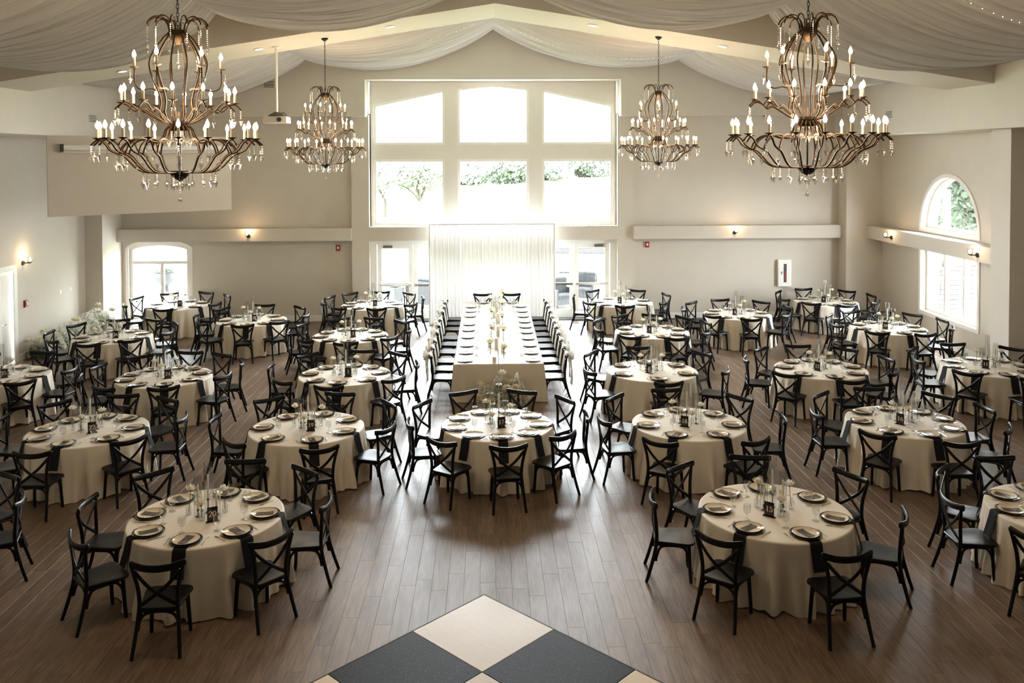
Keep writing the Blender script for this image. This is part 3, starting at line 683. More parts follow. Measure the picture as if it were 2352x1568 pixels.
fb = MB().box(-.005, .005, -.1, .03, 0, .003).box(-.011, .011, .03, .05, 0, .003)
for t in (-.009, -.003, .003, .009): fb.box(t-.0018, t+.0018, .05, .095, 0, .003)
S['fork'] = fb.mesh('dinner_fork', 'steel')
def napkin_mesh():      # laid from under the charger over the edge and down; local +Y points to the table centre
    prof = [(.10, .0015), (0.0, .0015), (-.155, .002), (-.19, .0018), (-.208, -.005), (-.216, -.02), (-.222, -.05), (-.243, -.13), (-.268, -.21), (-.292, -.285)]
    mb = MB(); W = .072
    for side, dz in ((0, 0.004), (1, 0)):
        pass
    top = []
    n = len(prof); V = []
    nx = 6
    for j, (y, z) in enumerate(prof):
        for i in range(nx+1):
            x = -W+2*W*i/nx; wv = .004*math.sin(i*1.9)*min(1, max(0, -z/.1)); V.append((x, y-wv, z+.002))
    for j, (y, z) in enumerate(prof):
        for i in range(nx+1):
            x = -W+2*W*i/nx; wv = .004*math.sin(i*1.9)*min(1, max(0, -z/.1)); hang = z < -.004
            V.append((x, y-wv+(.005 if hang else 0), z+.002-(0 if hang else .0018)))
    o = n*(nx+1); F2 = []
    for j in range(n-1):
        for i in range(nx):
            a = j*(nx+1)+i; F2 += [(a, a+1, a+nx+2, a+nx+1), (o+a+1, o+a, o+a+nx+1, o+a+nx+2)]
    for j in range(n-1):
        a = j*(nx+1); b = a+nx; F2 += [(a, a+nx+1, o+a+nx+1, o+a), (b+nx+1, b, o+b, o+b+nx+1)]
    e = (n-1)*(nx+1)
    F2 += [(e+i, e+i+1, o+e+i+1, o+e+i) for i in range(nx)]
    return mb.add(V, F2).mesh('napkin', 'napkin', True, 50)
S['napkin'] = napkin_mesh()
# flower pieces
def rose_mesh(mat, seed, R=.05):
    r = random.Random(seed); mb = MB()
    for ring, (n, rad, tilt, hgt) in enumerate([(3, .25, .15, 1.0), (5, .5, .35, .95), (6, .8, .65, .8), (7, 1.0, 1.0, .6)]):
        for k in range(n):
            a = 2*PI*(k+.5*ring)/n+r.uniform(-.2, .2)
            def fn(u, v, a=a, rad=rad, tilt=tilt, hgt=hgt):
                w = (u-.5)*1.7*math.sin(PI*min(1, .25+v*.75))
                rr = R*(.12+rad*(v**.7))*(1+.05*math.cos(9*u+a)); zz = R*(hgt*1.1*v**(1+.6*tilt)-.25*tilt*v*v+.08*math.sin(7*u+a*3)*v) - R*.2*(1-v)
                aa = a+w*(1.3/(1+ring*.22)); return (rr*math.cos(aa), rr*math.sin(aa), zz)
            mb.grid(fn, 4, 3)
    return mb.mesh('bloom', mat, True)
ROSE = [rose_mesh('petal', 1), rose_mesh('petal2', 2), rose_mesh('petal', 3), rose_mesh('petal2', 4)]
STEM = {}
def stem_mesh(h):
    k = round(h, 2)
    if k not in STEM:
        mb = MB().tube([(0, 0, .02), (.004, .002, h*.5), (0, 0, h)], .003, 5)
        mb.add([(0, 0, h*.55), (.03, .012, h*.62), (.05, 0, h*.6), (.03, -.012, h*.58)], [(0, 1, 2, 3)])
        mb.lathe([(.004, h-.012), (.016, h-.002), (.02, h+.006)], 6, cap=False)
        STEM[k] = mb.mesh('stem', 'stem', True)
    return STEM[k]
BUDV = MB().lathe([(.0, .001), (.026, .001), (.03, .01), (.03, .075), (.02, .092), (.017, .115), (.019, .12), (.017, .12), (.015, .114), (.018, .09), (.028, .073), (.028, .012), (.0, .006)], 14, cap=False).mesh('bud_vase', 'table_glass', True, 60)
def flower(x, y, z, h, kind, lab_v, lab_f, grp, scale=1.0, rz=0.0, lean=(0, 0)):
    v = put('bud_vase', BUDV, None, (x, y, z+.001), rz, scale); tag(v, lab_v, 'vase', grp+' vases')
    f_ = empty('rose', (x, y, z+.006), (lean[0], lean[1], rz), scale); tag(f_, lab_f, 'flower', grp+' roses')
    put('stem', stem_mesh(h), f_); put('bloom', ROSE[kind % 4], f_, (0, 0, h+.012))
TUBEM = {}
def chimney(x, y, z, h, r, lab, grp):
    k = (round(h, 2), round(r, 3))
    if k not in TUBEM:
        mb = MB(); n = 28; t = .003
        prof = [(r, .001), (r, h), (r-t, h), (r-t, .001)]
        V = []
        for (rr, zz) in prof:
            for i in range(n):
                q = 2*PI*i/n; f = 1+(.018 if i % 2 else 0); V.append((rr*f*math.cos(q), rr*f*math.sin(q), zz))
        F2 = [(j*n+i, j*n+(i+1) % n, (j+1)*n+(i+1) % n, (j+1)*n+i) for j in range(3) for i in range(n)]
        TUBEM[k] = mb.add(V, F2).mesh('glass_chimney', 'table_glass')
    o = put('glass_chimney', TUBEM[k], None, (x, y, z)); tag(o, lab, 'glass cylinder', grp)
HOLD = {}
def taper(x, y, z, hh, ch, lab, grp):
    g = empty('taper_candle', (x, y, z+.001)); tag(g, lab, 'candle', grp)
    k = round(hh, 2)
    if k not in HOLD: HOLD[k] = MB().lathe([(.0, 0), (.033, 0), (.033, .004), (.009, .012), (.006, .03), (.006, hh-.03), (.014, hh-.02), (.014, hh), (.0, hh)], 14, cap=False).mesh('candle_holder', 'iron', True, 50)
    put('candle_holder', HOLD[k], g)
    kk = ('c', round(ch, 2))
    if kk not in HOLD: HOLD[kk] = MB().lathe([(.0, -.008), (.0115, -.008), (.011, ch), (.004, ch+.006), (.0, ch+.006)], 12, cap=False).mesh('taper', 'candle', True, 50)
    put('taper', HOLD[kk], g, (0, 0, hh))

# numerals: strokes of varying width (x, z, half width), serif style
def ell(cx, cz, rx, rz, a0, a1, n, w0, w1): # contrast: thick on the sides
    out = []
    for i in range(n+1):
        a = a0+(a1-a0)*i/n; out.append((cx+rx*math.cos(a), cz+rz*math.sin(a), w0+(w1-w0)*abs(math.cos(a))))
    return out
TN, TK = .035, .085
DIG = {
 '0': [ell(.3, .5, .24, .46, 0, 2*PI, 22, TN, TK)],
 '1': [[(.3, .96, TK), (.3, .04, TK)], [(.1, .03, TN), (.5, .03, TN)], [(.12, .82, TN), (.3, .95, TN)]],
 '2': [ell(.3, .72, .22, .24, PI*.95, -.25*PI, 14, TN, TK)+[(.3, .34, .06), (.08, .05, TN)], [(.06, .05, .05), (.54, .05, .05)], [(.54, .05, TN), (.55, .2, TN)]],
 '3': [ell(.28, .74, .2, .22, PI*.9, -.5*PI, 12, TN, TK), ell(.28, .28, .24, .25, .5*PI, -PI*.9, 14, TN, TK)],
 '4': [[(.42, .96, TK), (.42, .04, TK)], [(.42, .95, TN), (.04, .3, TN), (.56, .3, TN)], [(.26, .03, TN), (.56, .03, TN)]],
 '5': [[(.14, .93, .05), (.5, .93, .05)], [(.14, .93, TN), (.12, .55, TN)], ell(.28, .32, .24, .29, PI*.7, -PI*.9, 16, TN, TK)],
 '6': [ell(.3, .3, .23, .27, 0, 2*PI, 18, TN, TK), [(.5, .93, TN), (.28, .8, .05), (.12, .55, TK), (.08, .3, TK)]],
 '7': [[(.06, .93, .05), (.54, .93, .05)], [(.54, .92, TN), (.36, .5, .06), (.26, .04, TK)], [(.07, .93, TN), (.06, .76, TN)]],
 '8': [ell(.3, .74, .18, .21, 0, 2*PI, 16, TN, .07), ell(.3, .28, .23, .25, 0, 2*PI, 18, TN, TK)],
 '9': [ell(.3, .70, .23, .26, 0, 2*PI, 18, TN, TK), [(.1, .07, TN), (.32, .2, .05), (.48, .45, TK), (.52, .7, TK)]],
}
def number_mesh(txt, h):
    mb = MB(); adv = .66; w = adv*len(txt); sc = h
    for ci, chh in enumerate(txt):
        ox = (-w/2+ci*adv+.03)*sc
        for st in DIG[chh]:
            V = []; n = len(st)
            for i, (x, z, hw) in enumerate(st):
                a = st[max(i-1, 0)]; b = st[min(i+1, n-1)]; dx, dz = b[0]-a[0], b[1]-a[1]; l = math.hypot(dx, dz) or 1
                nx_, nz_ = -dz/l, dx/l
                V += [(ox+(x+nx_*hw)*sc, 0, (z+nz_*hw)*sc), (ox+(x-nx_*hw)*sc, 0, (z-nz_*hw)*sc)]
            mb.add(V, [(2*i, 2*i+2, 2*i+3, 2*i+1) for i in range(n-1)])
    return mb.mesh('numeral', 'gold')
def table_card(x, y, z, txt, rz, lab):
    g = empty('table_number', (x, y, z+.001), rz); tag(g, lab, 'table number', 'table number cards')
    put('card', MB().box(-.058, .058, -.002, .002, .006, .172).mesh('card', 'card'), g)
    put('foot', MB().bbox(-.074, .074, -.018, .018, 0, .01, .003).mesh('foot', 'card'), g)
    put('numeral', number_mesh(txt, .066), g, (0, -.0035, .06))

# ---- table cloths: five fold patterns
def cloth_mesh(seed):
    r = random.Random(seed); nf = 30; n = 240
    amps = []; a = 0
    ks = [(r.randint(18, 21), r.uniform(0, 6.28), 1.0), (r.randint(27, 32), r.uniform(0, 6.28), .8), (r.randint(10, 13), r.uniform(0, 6.28), .5), (r.randint(39, 44), r.uniform(0, 6.28), .25)]
    def fold(t):
        a = sum(w*math.sin(k*t+p+.6*math.sin(3*t+p)) for k, p, w in ks)/1.6
        return a if a > 0 else 1.25*a
    def hem(t): return .012*math.sin(5*t+ks[0][1])+.008*math.sin(9*t+ks[1][1])
    prof = [(0, TH), (.3, TH), (.6, TH), (.8, TH), (TR-.022, TH), (TR-.010, TH-.002), (TR-.003, TH-.008), (TR, TH-.02)]
    drops = [.06, .13, .22, .32, .42, .52, .62, .70, .745]
    V = []; F2 = []
    for (rr, z) in prof:
        for i in range(n):
            t = 2*PI*i/n; V.append((rr*math.cos(t), rr*math.sin(t), z+.002))
    for dd in drops:
        q = dd/.745
        for i in range(n):
            t = 2*PI*i/n; rr = TR+.075*q+fold(t)*.064*min(1, q*1.2)**1.6
            V.append((rr*math.cos(t), rr*math.sin(t), max(.004, TH-dd+(hem(t)*q if q > .9 else 0))))
    m = len(prof)+len(drops)
    for j in range(m-1):
        for i in range(n): F2.append((j*n+i, (j+1)*n+i, (j+1)*n+(i+1) % n, j*n+(i+1) % n))
    return MB().add(V, F2).mesh('tablecloth', 'cloth', True)
CLOTHS = [cloth_mesh(100+i) for i in range(5)]
TOPM = MB().lathe([(.0, .735), (.86, .735), (.86, .752), (.0, .752)], 40, cap=False).mesh('table_top', 'subfloor', False)
TLEG = MB().tube([(.45, .45, .735), (.5, .5, 0)], .018, 6).mesh('leg', 'iron')

WORDS = {'2': 'two', '3': 'three', '6': 'six', '8': 'eight', '9': 'nine', '10': 'ten', '12': 'twelve', '15': 'fifteen', '16': 'sixteen', '17': 'seventeen', '18': 'eighteen', '19': 'nineteen',
         '20': 'twenty', '22': 'twenty-two', '25': 'twenty-five', '26': 'twenty-six', '27': 'twenty-seven'}
ORD = ['nearest seat', 'second seat clockwise from nearest', 'third seat clockwise from nearest', 'fourth seat clockwise from nearest', 'fifth seat clockwise from nearest',
       'sixth seat clockwise from nearest', 'seventh seat clockwise from nearest', 'eighth seat clockwise from nearest', 'ninth seat clockwise from nearest']
# number, centre, seat angles (deg, 270 faces the viewer), how labels call it, card text
TABLES = [
 ('20', (-3.29, 10.14), [1, 48, 87, 135, 176, 221, 269, 316], 'table 20'),
 ('15', (3.35, 10.05), [31, 85, 130, 177, 227, 281, 337], 'table 15'),
 ('17', (.13, 13.49), [36, 72, 113, 153, 197, 237, 275, 313, 354], 'table 17'),
 ('22', (-6.15, 13.43), [5, 54, 91, 135, 176, 218, 266, 318], 'table 22'),
 ('19', (-2.81, 13.43), [31, 78, 129, 181, 235, 288, 338], 'table 19'),
 ('18', (3.11, 13.41), [40, 92, 136, 190, 242, 297, 348], 'table 18'),
 ('16', (6.50, 13.37), [8, 43, 88, 132, 179, 229, 275, 323], 'table 16'),
 ('8', (3.17, 16.74), [34, 92, 142, 205, 270, 334], 'table 8'),
 ('12', (6.48, 16.76), [7, 49, 89, 126, 170, 222, 271, 319], 'table 12'),
 ('7', (-2.76, 16.70), [7, 49, 83, 131, 178, 227, 269, 318], 'the table behind table 19'),
 ('3', (-3.22, 20.31), [39, 75, 111, 152, 193, 235, 275, 316, 354], 'table 3'),
 ('4', (3.87, 20.48), [12, 45, 79, 114, 153, 199, 239, 282, 321], 'the table behind table 8'),
 ('24', (-6.18, 16.68), [18, 57, 89, 130, 170, 206, 248, 290, 335], 'the table behind table 22'),
 ('26', (-8.74, 20.42), [34, 70, 108, 147, 187, 229, 273, 309, 350], 'table 26'),
 ('27', (-8.75, 24.69), [31, 75, 118, 162, 216, 276, 332], 'table 27'),
 ('28', (-6.05, 22.36), [44, 90, 138, 185, 231, 276, 313, 355], 'the table right of table 27'),
 ('5', (-3.25, 24.50), [8, 48, 88, 125, 160, 201, 241, 282, 325], 'the table by the left doors'),
 ('2', (3.79, 24.60), [16, 62, 119, 173, 222, 264, 316], 'table 2'),
 ('6', (6.53, 22.64), [5, 46, 93, 138, 180, 228, 268, 314], 'table 6'),
 ('9', (9.59, 24.45), [5, 43, 96, 141, 195, 233, 269, 316], 'table 9'),
 ('10', (9.62, 20.65), [6, 42, 73, 103, 144, 191, 236, 277, 322], 'table 10'),
 ('11', (9.83, 16.77), [41, 89, 137, 179, 225, 268, 312, 358], 'the table right of table 12'),
 ('25', (-9.34, 16.84), [39, 85, 130, 175, 220, 266, 312, 355], 'table 25'),
 ('14', (6.78, 9.93), [48, 93, 138, 179, 225, 270], 'the table at the right edge'),
 ('21', (-6.88, 9.95), [18, 57, 338], 'the table past the left edge'),
]
def seat_set(cx, cy, adeg, ref, o, fine, k):
    a = math.radians(adeg); ca, sa = math.cos(a), math.sin(a); rz = a+PI/2         # local +Y towards the table centre
    jit = random.uniform(-.02, .03)+(-.08 if 235 < adeg < 305 else -.17); jr = random.uniform(-.10, .10)
    chair(cx+ca*(1.33+jit), cy+sa*(1.33+jit), rz+jr, 'black crossback chair at %s, %s' % (ref, o), 'crossback chairs at the round tables')
    rp_ = .668; px, py = cx+ca*rp_, cy+sa*rp_
    z = TH+.002
    nk = put('napkin', S['napkin'], None, (px, py, z+.001), rz); tag(nk, 'black napkin draped on %s, %s' % (ref, o), 'napkin', 'black napkins')
    c_ = put('charger_plate', S['charger'], None, (px, py, z+.004), rz, 1.1); tag(c_, 'black charger plate on %s, %s' % (ref, o), 'charger plate', 'black charger plates')
    p_ = put('dinner_plate', S['plate'], None, (px, py, z+.009), rz, 1.1); tag(p_, 'champagne dinner plate on %s, %s' % (ref, o), 'plate', 'champagne dinner plates')
    m_ = put('menu_card', S['menu'], None, (px, py, z+.0178), rz+random.uniform(-.25, .25), 1.12); tag(m_, 'dark menu card at %s, %s' % (ref, o), 'menu', 'dark menu cards')
    t = Vector((-sa, ca))                                       # to the diner's right is +t rotated
    gx, gy = cx+ca*.46-t.x*.12, cy+sa*.46-t.y*.12
    w = put('water_goblet', S['goblet'], None, (gx, gy, z+.001), 0, 1.14); tag(w, 'clear water glass on %s, %s' % (ref, o), 'glass', 'water glasses')
    if fine:
        kx, ky = px+t.x*.205, py+t.y*.205
        f_ = put('dinner_fork', S['fork'], None, (px-t.x*.205, py-t.y*.205, z+.001), rz+.05); tag(f_, 'silver dinner fork on %s, %s' % (ref, o), 'fork', 'dinner forks')
        k_ = put('dinner_knife', S['knife'], None, (kx, ky, z+.001), rz-.05); tag(k_, 'silver dinner knife on %s, %s' % (ref, o), 'knife', 'dinner knives')
for ti, (num, (cx, cy), angs, ref) in enumerate(TABLES):
    ref = ' '.join(WORDS.get(w, w) for w in ref.split())
    t_ = empty('round_table', (cx, cy, 0)); tag(t_, 'round banquet table hidden under its cloth, %s' % ref, 'table', 'round banquet tables')
    put('table_top', TOPM, t_)
    for q in range(4): put('leg', TLEG, t_, None, q*PI/2)
    c_ = put('tablecloth', CLOTHS[ti % 5], None, (cx, cy, 0), ti*1.3); tag(c_, 'floor length ivory cloth on %s' % ref, 'tablecloth', 'ivory round tablecloths')
    order = sorted(angs, key=lambda a: (270-a+20) % 360)
    first = min(range(len(order)), key=lambda i: abs(((order[i]-270+180) % 360)-180)); order = order[first:]+order[:first]
    for k, a in enumerate(order): seat_set(cx, cy, a, ref, ORD[k], cy < 18, k)
    if num == '21': continue
    # centrepiece: mirrored on the right half of the hall
    m = -1 if cx > .5 else 1; z = TH+.002
    d = Vector((cx, cy)).normalized(); ax = Vector((d.y, -d.x)); 
    def P(dx, dy): q = Vector((cx, cy))+ax*dx*m+d*dy; return q.x, q.y
    jj = lambda: random.uniform(-.015, .015)
    spots = [(.03+jj(), .11+jj(), .60, .17, .28, 'tallest'), (-.10+jj(), .02+jj(), .48, .09, .28, 'middle sized'), (.12+jj(), .0+jj(), .36, .07, .20, 'shortest')]
    for dx, dy, h, hh, ch, nm in spots:
        x, y = P(dx, dy)
        chimney(x, y, z, h, .045, '%s ribbed glass candle cylinder on %s' % (nm, ref), 'glass candle cylinders')
        taper(x, y, z, hh, ch, 'ivory taper candle inside the %s cylinder on %s' % (nm, ref), 'taper candles')
    for dx, dy, h, kd, nm in [(-.06, -.13, .17, 0, 'front'), (.21, .06, .22, 1, 'right' if m > 0 else 'left'), (-.19, .10, .24, 2, 'left' if m > 0 else 'right')]:
        x, y = P(dx+jj(), dy+jj())
        flower(x, y, z, h+random.uniform(-.03, .03), kd+ti, 'clear bud vase, %s one on %s' % (nm, ref), 'cream rose, %s one on %s' % (nm, ref), 'round table', 1.15, random.uniform(0, 6), (random.uniform(-.08, .08), random.uniform(-.08, .08)))
    x, y = P(.06, -.19)
    table_card(x, y, z, num, -math.atan2(cx, cy)+random.uniform(-.25, .25)+(.0 if m > 0 else -.3), 'black card with a pale number standing on %s' % ref)

# ================================================================== LONG HEAD TABLE
LX0, LX1, LY0, LY1 = -.70, 1.10, 17.42, 24.85; LM = .20
def long_cloth(x0, x1, seed, ins):
    r = random.Random(seed)
    P = []      # perimeter
    def seg(ax, ay, bx, by, n): return [(ax+(bx-ax)*i/n, ay+(by-ay)*i/n) for i in range(n)]
    P = seg(x0, LY0, x1, LY0, 40)+seg(x1, LY0, x1, LY1, 120)+seg(x1, LY1, x0, LY1, 40)+seg(x0, LY1, x0, LY0, 120)
    n = len(P); V = []; F2 = []
    ph = r.uniform(0, 6)
    V += [(x, y, TH+.002) for x, y in P]
    for dd in (.006, .02, .2, .45, .65, .752):
        q = dd/.752
        for i, (x, y) in enumerate(P):
            nx_ = -1 if x <= x0+1e-6 else (1 if x >= x1-1e-6 else 0); ny_ = -1 if y <= LY0+1e-6 else (1 if y >= LY1-1e-6 else 0)
            if ins == 'r' and nx_ > 0: nx_ = 0.05
            if ins == 'l' and nx_ < 0: nx_ = -0.05
            s = x+y*1.0
            f = .012*math.sin(s*17+ph)+.01*math.sin(s*29+1.7*ph)
            o = (.004 if dd < .01 else .01)+.055*q+f*q
            corner = (abs(x-x0) < .05 or abs(x-x1) < .05) and (abs(y-LY0) < .05 or abs(y-LY1) < .05)
            V.append((x+nx_*o*(1.25 if corner else 1), y+ny_*o*(1.25 if corner else 1), max(.004, TH-dd)))
    for j in range(6):
        for i in range(n): F2.append((j*n+i, (j+1)*n+i, (j+1)*n+(i+1) % n, j*n+(i+1) % n))
    o = len(V); V += [(min(max(x, x0+.002), x1-.002), min(max(y, LY0+.002), LY1-.002), TH+.0022) for x, y in P]; F2.append(tuple(range(o, o+n)))
    return MB().add(V, F2).mesh('tablecloth', 'cloth', True, 60)
for x0, x1, nm, ins in ((LX0, LM-.004, 'left', 'r'), (LM+.004, LX1, 'right', 'l')):
    t_ = empty('long_table', ((x0+x1)/2, (LY0+LY1)/2, 0)); tag(t_, 'long head table under its cloth, %s half of the pair' % nm, 'table', 'long head tables')
    put('table_top', MB().box(-(x1-x0)/2+.02, (x1-x0)/2-.02, -(LY1-LY0)/2+.02, (LY1-LY0)/2-.02, .72, .75).mesh('table_top', 'subfloor'), t_)
    for sx in (-1, 1):
        for sy in (-1, 0, 1): put('leg', MB().tube([(sx*.35, sy*3.4, .72), (sx*.35, sy*3.4, 0)], .018, 6).mesh('leg', 'iron'), t_)
    c_ = put('tablecloth', long_cloth(x0, x1, 5 if ins == 'r' else 9, ins)); tag(c_, 'champagne cloth on the %s half of the long head table' % nm, 'tablecloth', 'long table cloths')
LS = [17.66, 18.37, 19.07, 19.95, 20.76, 21.48, 22.56, 23.28, 23.97]
RS = [17.65, 18.31, 19.03, 19.75, 20.45, 21.11, 21.76, 22.50, 23.22, 23.97]
NTH = ['first', 'second', 'third', 'fourth', 'fifth', 'sixth', 'seventh', 'eighth', 'ninth', 'tenth']
def sash_mesh(seed, tail):
    r = random.Random(seed); mb = MB()
    # cloth strip over the rail: inner drop, over, outer drop (local -Y is the outside of the chair)
    prof = [(-.165, .56), (-.18, .70), (-.205, .85), (-.225, .93), (-.27, .948), (-.315, .925), (-.325, .82), (-.33, .70)]
    def fn(u, v):
        i = v*(len(prof)-1); k = min(int(i), len(prof)-2); f = i-k
        y = prof[k][0]*(1-f)+prof[k+1][0]*f; z = prof[k][1]*(1-f)+prof[k+1][1]*f
        x = (u-.5)*.28*(1 if v < .5 else .8); return (x, y+.012*math.sin(u*16+seed)*(.3+abs(v-.5)), z)
    mb.grid(fn, 12, 21)
    for b in range(9):     # ruffles gathered on the outside
        cx_, cz_, cy_ = r.uniform(-.2, .2), r.uniform(.80, .96), -.32+r.uniform(-.03, .03); rr = r.uniform(.05, .085); ph = r.uniform(0, 6)
        def rf(u, v, cx_=cx_, cz_=cz_, cy_=cy_, rr=rr, ph=ph):
            a = 2*PI*u; q = rr*(.2+.8*v)*(1+.18*math.sin(5*a+ph)); return (cx_+q*math.cos(a), cy_-.05*math.sin(PI*v)-.02*math.sin(6*a+ph)*v, cz_+q*math.sin(a)*.8)
        mb.grid(rf, 14, 3)
    for q in range(2+2*tail):     # hanging tails
        x = r.uniform(-.18, .18); L_ = (.22 if not tail else .48)*r.uniform(.8, 1.15); w = r.uniform(.035, .06); ph = r.uniform(0, 6)
        def tf(u, v, x=x, L_=L_, w=w, ph=ph): return (x+(u-.5)*2*w*(.6+.5*v)+.02*math.sin(v*4+ph), -.335-.02*math.sin(v*3+ph)-.012*math.sin(u*7+ph), .82-L_*v+.012*math.sin(u*9))
        mb.grid(tf, 5, 8)
    return mb.mesh('chair_sash', 'ribbon', True)
SASH = [sash_mesh(i, 0) for i in range(4)] + [sash_mesh(9, 1), sash_mesh(12, 1)]
def head_setting(x, y, rz, lab):
    z = TH+.002
    c_ = put('charger_plate', S['charger'], None, (x, y, z+.002), rz); tag(c_, 'black charger plate on the long table, %s' % lab, 'charger plate', 'long table chargers')
    p_ = put('dinner_plate', S['plate_w'], None, (x, y, z+.0065), rz); tag(p_, 'white dinner plate on the long table, %s' % lab, 'plate', 'long table plates')
    f = Vector((-math.sin(rz), math.cos(rz))); t = Vector((f.y, -f.x))
    for q, nm in ((-.06, 'left'), (.06, 'right')):
        w = put('water_goblet', S['goblet'], None, (x+f.x*.23+t.x*q, y+f.y*.23+t.y*q, z+.001)); tag(w, 'clear stemmed glass, %s of two, long table %s' % (nm, lab), 'glass', 'long table glasses')
    for q, me, nm in ((-.19, 'fork', 'dinner_fork'), (.19, 'knife', 'dinner_knife')):
        w = put(nm, S[me], None, (x+t.x*q, y+t.y*q, z+.001), rz); tag(w, 'silver %s on the long table, %s' % (me, lab), me, 'long table %ss' % me)
for side, ys, x, rz, px in (('left', LS, -.93, -PI/2, -.48), ('right', RS, 1.33, PI/2, .90)):
    for i, y in enumerate(ys):
        lab = '%s side, %s seat from the front' % (side, NTH[i])
        ch_ = chair(x, y-.03, rz+random.uniform(-.04, .04), 'black crossback chair at the long table, %s' % lab, 'chairs at the long table')
        head_setting(px, y, rz, lab)
        sm = SASH[(4 if side == 'left' else 5) if i == 0 else (i % 4)]
        o = put('chair_sash', sm, None, (x, y-.03, .001), rz); tag(o, 'cream chiffon sash on the long table chair, %s' % lab, 'sash', 'cream chair sashes')
for x, nm in ((-.17, 'left'), (.66, 'right')):
    chair(x, LY1+.20, PI, 'black crossback chair at the far end of the long table, %s one' % nm, 'chairs at the long table')
    head_setting(x, LY1-.21, PI, 'far end, %s seat' % nm)
fl = [(.03, 18.1, .17), (.31, 17.68, .16), (.06, 19.55, .2), (.33, 19.3, .2), (.07, 21.1, .26), (.32, 20.5, .25), (.07, 22.9, .26), (.345, 22.3, .25), (.31, 23.6, .22), (.40, 24.1, .25)]
for i, (x, y, h) in enumerate(fl):
    flower(x, y, TH+.002, h*.82, [0, 2, 1, 2, 0, 1, 3, 0, 2, 1][i], 'clear vase on the long table, %s from the front' % NTH[i], 'large cream rose on the long table, %s from the front' % NTH[i], 'long table', 1.9, i*1.1)
PIL = [MB().lathe([(.0, 0), (.04, 0), (.04, h), (.034, h+.003), (.012, h-.004), (.0, h-.004)], 18, cap=False).mesh('pillar_candle', 'candle', True, 50) for h in (.12, .18, .24)]
pc = [(.115, 17.52, 0), (.17, 18.75, 2), (.30, 18.5, 0), (.02, 19.0, 1), (.22, 20.05, 2), (.12, 20.9, 1), (.24, 21.7, 2), (.14, 22.4, 1), (.22, 23.2, 2), (.16, 24.0, 1)]
for i, (x, y, k) in enumerate(pc):
    o = put('pillar_candle', PIL[k], None, (x, y, TH+.003)); tag(o, 'ivory pillar candle on the long table, %s from the front' % NTH[i], 'candle', 'pillar candles')
    if k: chimney(x, y, TH+.002, .14+.09*k+.08, .055, 'clear glass hurricane on the long table, %s from the front' % NTH[i], 'long table hurricanes')

# ================================================================== BACKDROP
g = empty('drape_backdrop', (.11, 25.5, 0)); tag(g, 'sheer white curtain backdrop on a pipe frame behind the long table', 'backdrop')
for s in (-1, 1):
    put('upright_pipe', MB().tube([(s*1.83, 0, .01), (s*1.83, 0, 2.96)], .022, 10).mesh('upright_pipe', 'white', True, 40), g)
    put('base_plate', MB().bbox(s*1.83-.2, s*1.83+.2, -.2, .2, 0, .012, .004).mesh('base_plate', 'alu'), g)
put('crossbar', MB().tube([(-1.83, 0, 2.94), (1.83, 0, 2.94)], .02, 10).mesh('crossbar', 'white', True, 40), g)
for pnl in range(4):
    xa = -1.81+pnl*.905; r = random.Random(60+pnl); ph = [r.uniform(0, 6.3) for _ in range(4)]
    def fn(u, v, xa=xa, ph=ph):
        x = xa+.905*u; z = 2.965-2.955*v
        y = (.022*math.sin(u*2*PI*8+ph[0]+.6*math.sin(3*v+ph[1]))+.014*math.sin(u*2*PI*13+ph[2]))*(.5+.6*v)+.008*math.sin(v*5+ph[3])
        return (x, y, z)
    put('curtain_panel', MB().grid(fn, 90, 14).mesh('curtain_panel', 'backdrop', True), g)

# ================================================================== FLOWER HEDGES
def breath(name, pts_fn, n, nroses, label, size=.011, stems=260):
    """cloud of tiny blossoms + roses; pts_fn(rng) -> surface-ish point and base point"""
    g = empty(name, tuple(pts_fn(RNG)[1])); o0 = Vector(g.location)
    mb = MB(); sb = MB()
    for i in range(n):
        p, b, nr = pts_fn(RNG); p = p-o0; s = size*RNG.uniform(.6, 1.5)
        d = Vector(RNG.normal(size=3)).normalized(); e = d.orthogonal().normalized()*s; f = d.cross(e).normalized()*s
        mb.add([p+e, p+f, p-e, p-f], [(0, 1, 2, 3)])
        if i % 2: mb.add([p+d*s+e*.3, p+f*.3, p-d*s-e*.3, p-f*.3], [(0, 1, 2, 3)])
        if i % 2 == 0:     # green sprigs inside the cloud
            c_ = p.lerp(b-o0, RNG.uniform(.12, .5)); sb.add([c_+e*1.7, c_+f*.7, c_-e*1.7, c_-f*.7], [(0, 1, 2, 3)])
        if i < stems*6 and i % 6 == 0: sb.tube([b-o0, (b-o0).lerp(p, .6)+Vector((0, 0, .03)), p], .0035, 3, caps=False)
    tag(g, label, 'flower arrangement')
    stuff(put('babys_breath', mb.mesh('babys_breath', 'breath'), g)); stuff(put('sprig_stems', sb.mesh('sprig_stems', 'breath_stem'), g))
    for i in range(nroses):
        p, b, nr = pts_fn(RNG); p = p-o0; dirr = (nr+Vector((0, -.4, .5))).normalized(); q = dirr.to_track_quat('Z', 'Y').to_euler()
        put('rose', ROSE[i % 4], g, p+nr*.10, q, 1.6)
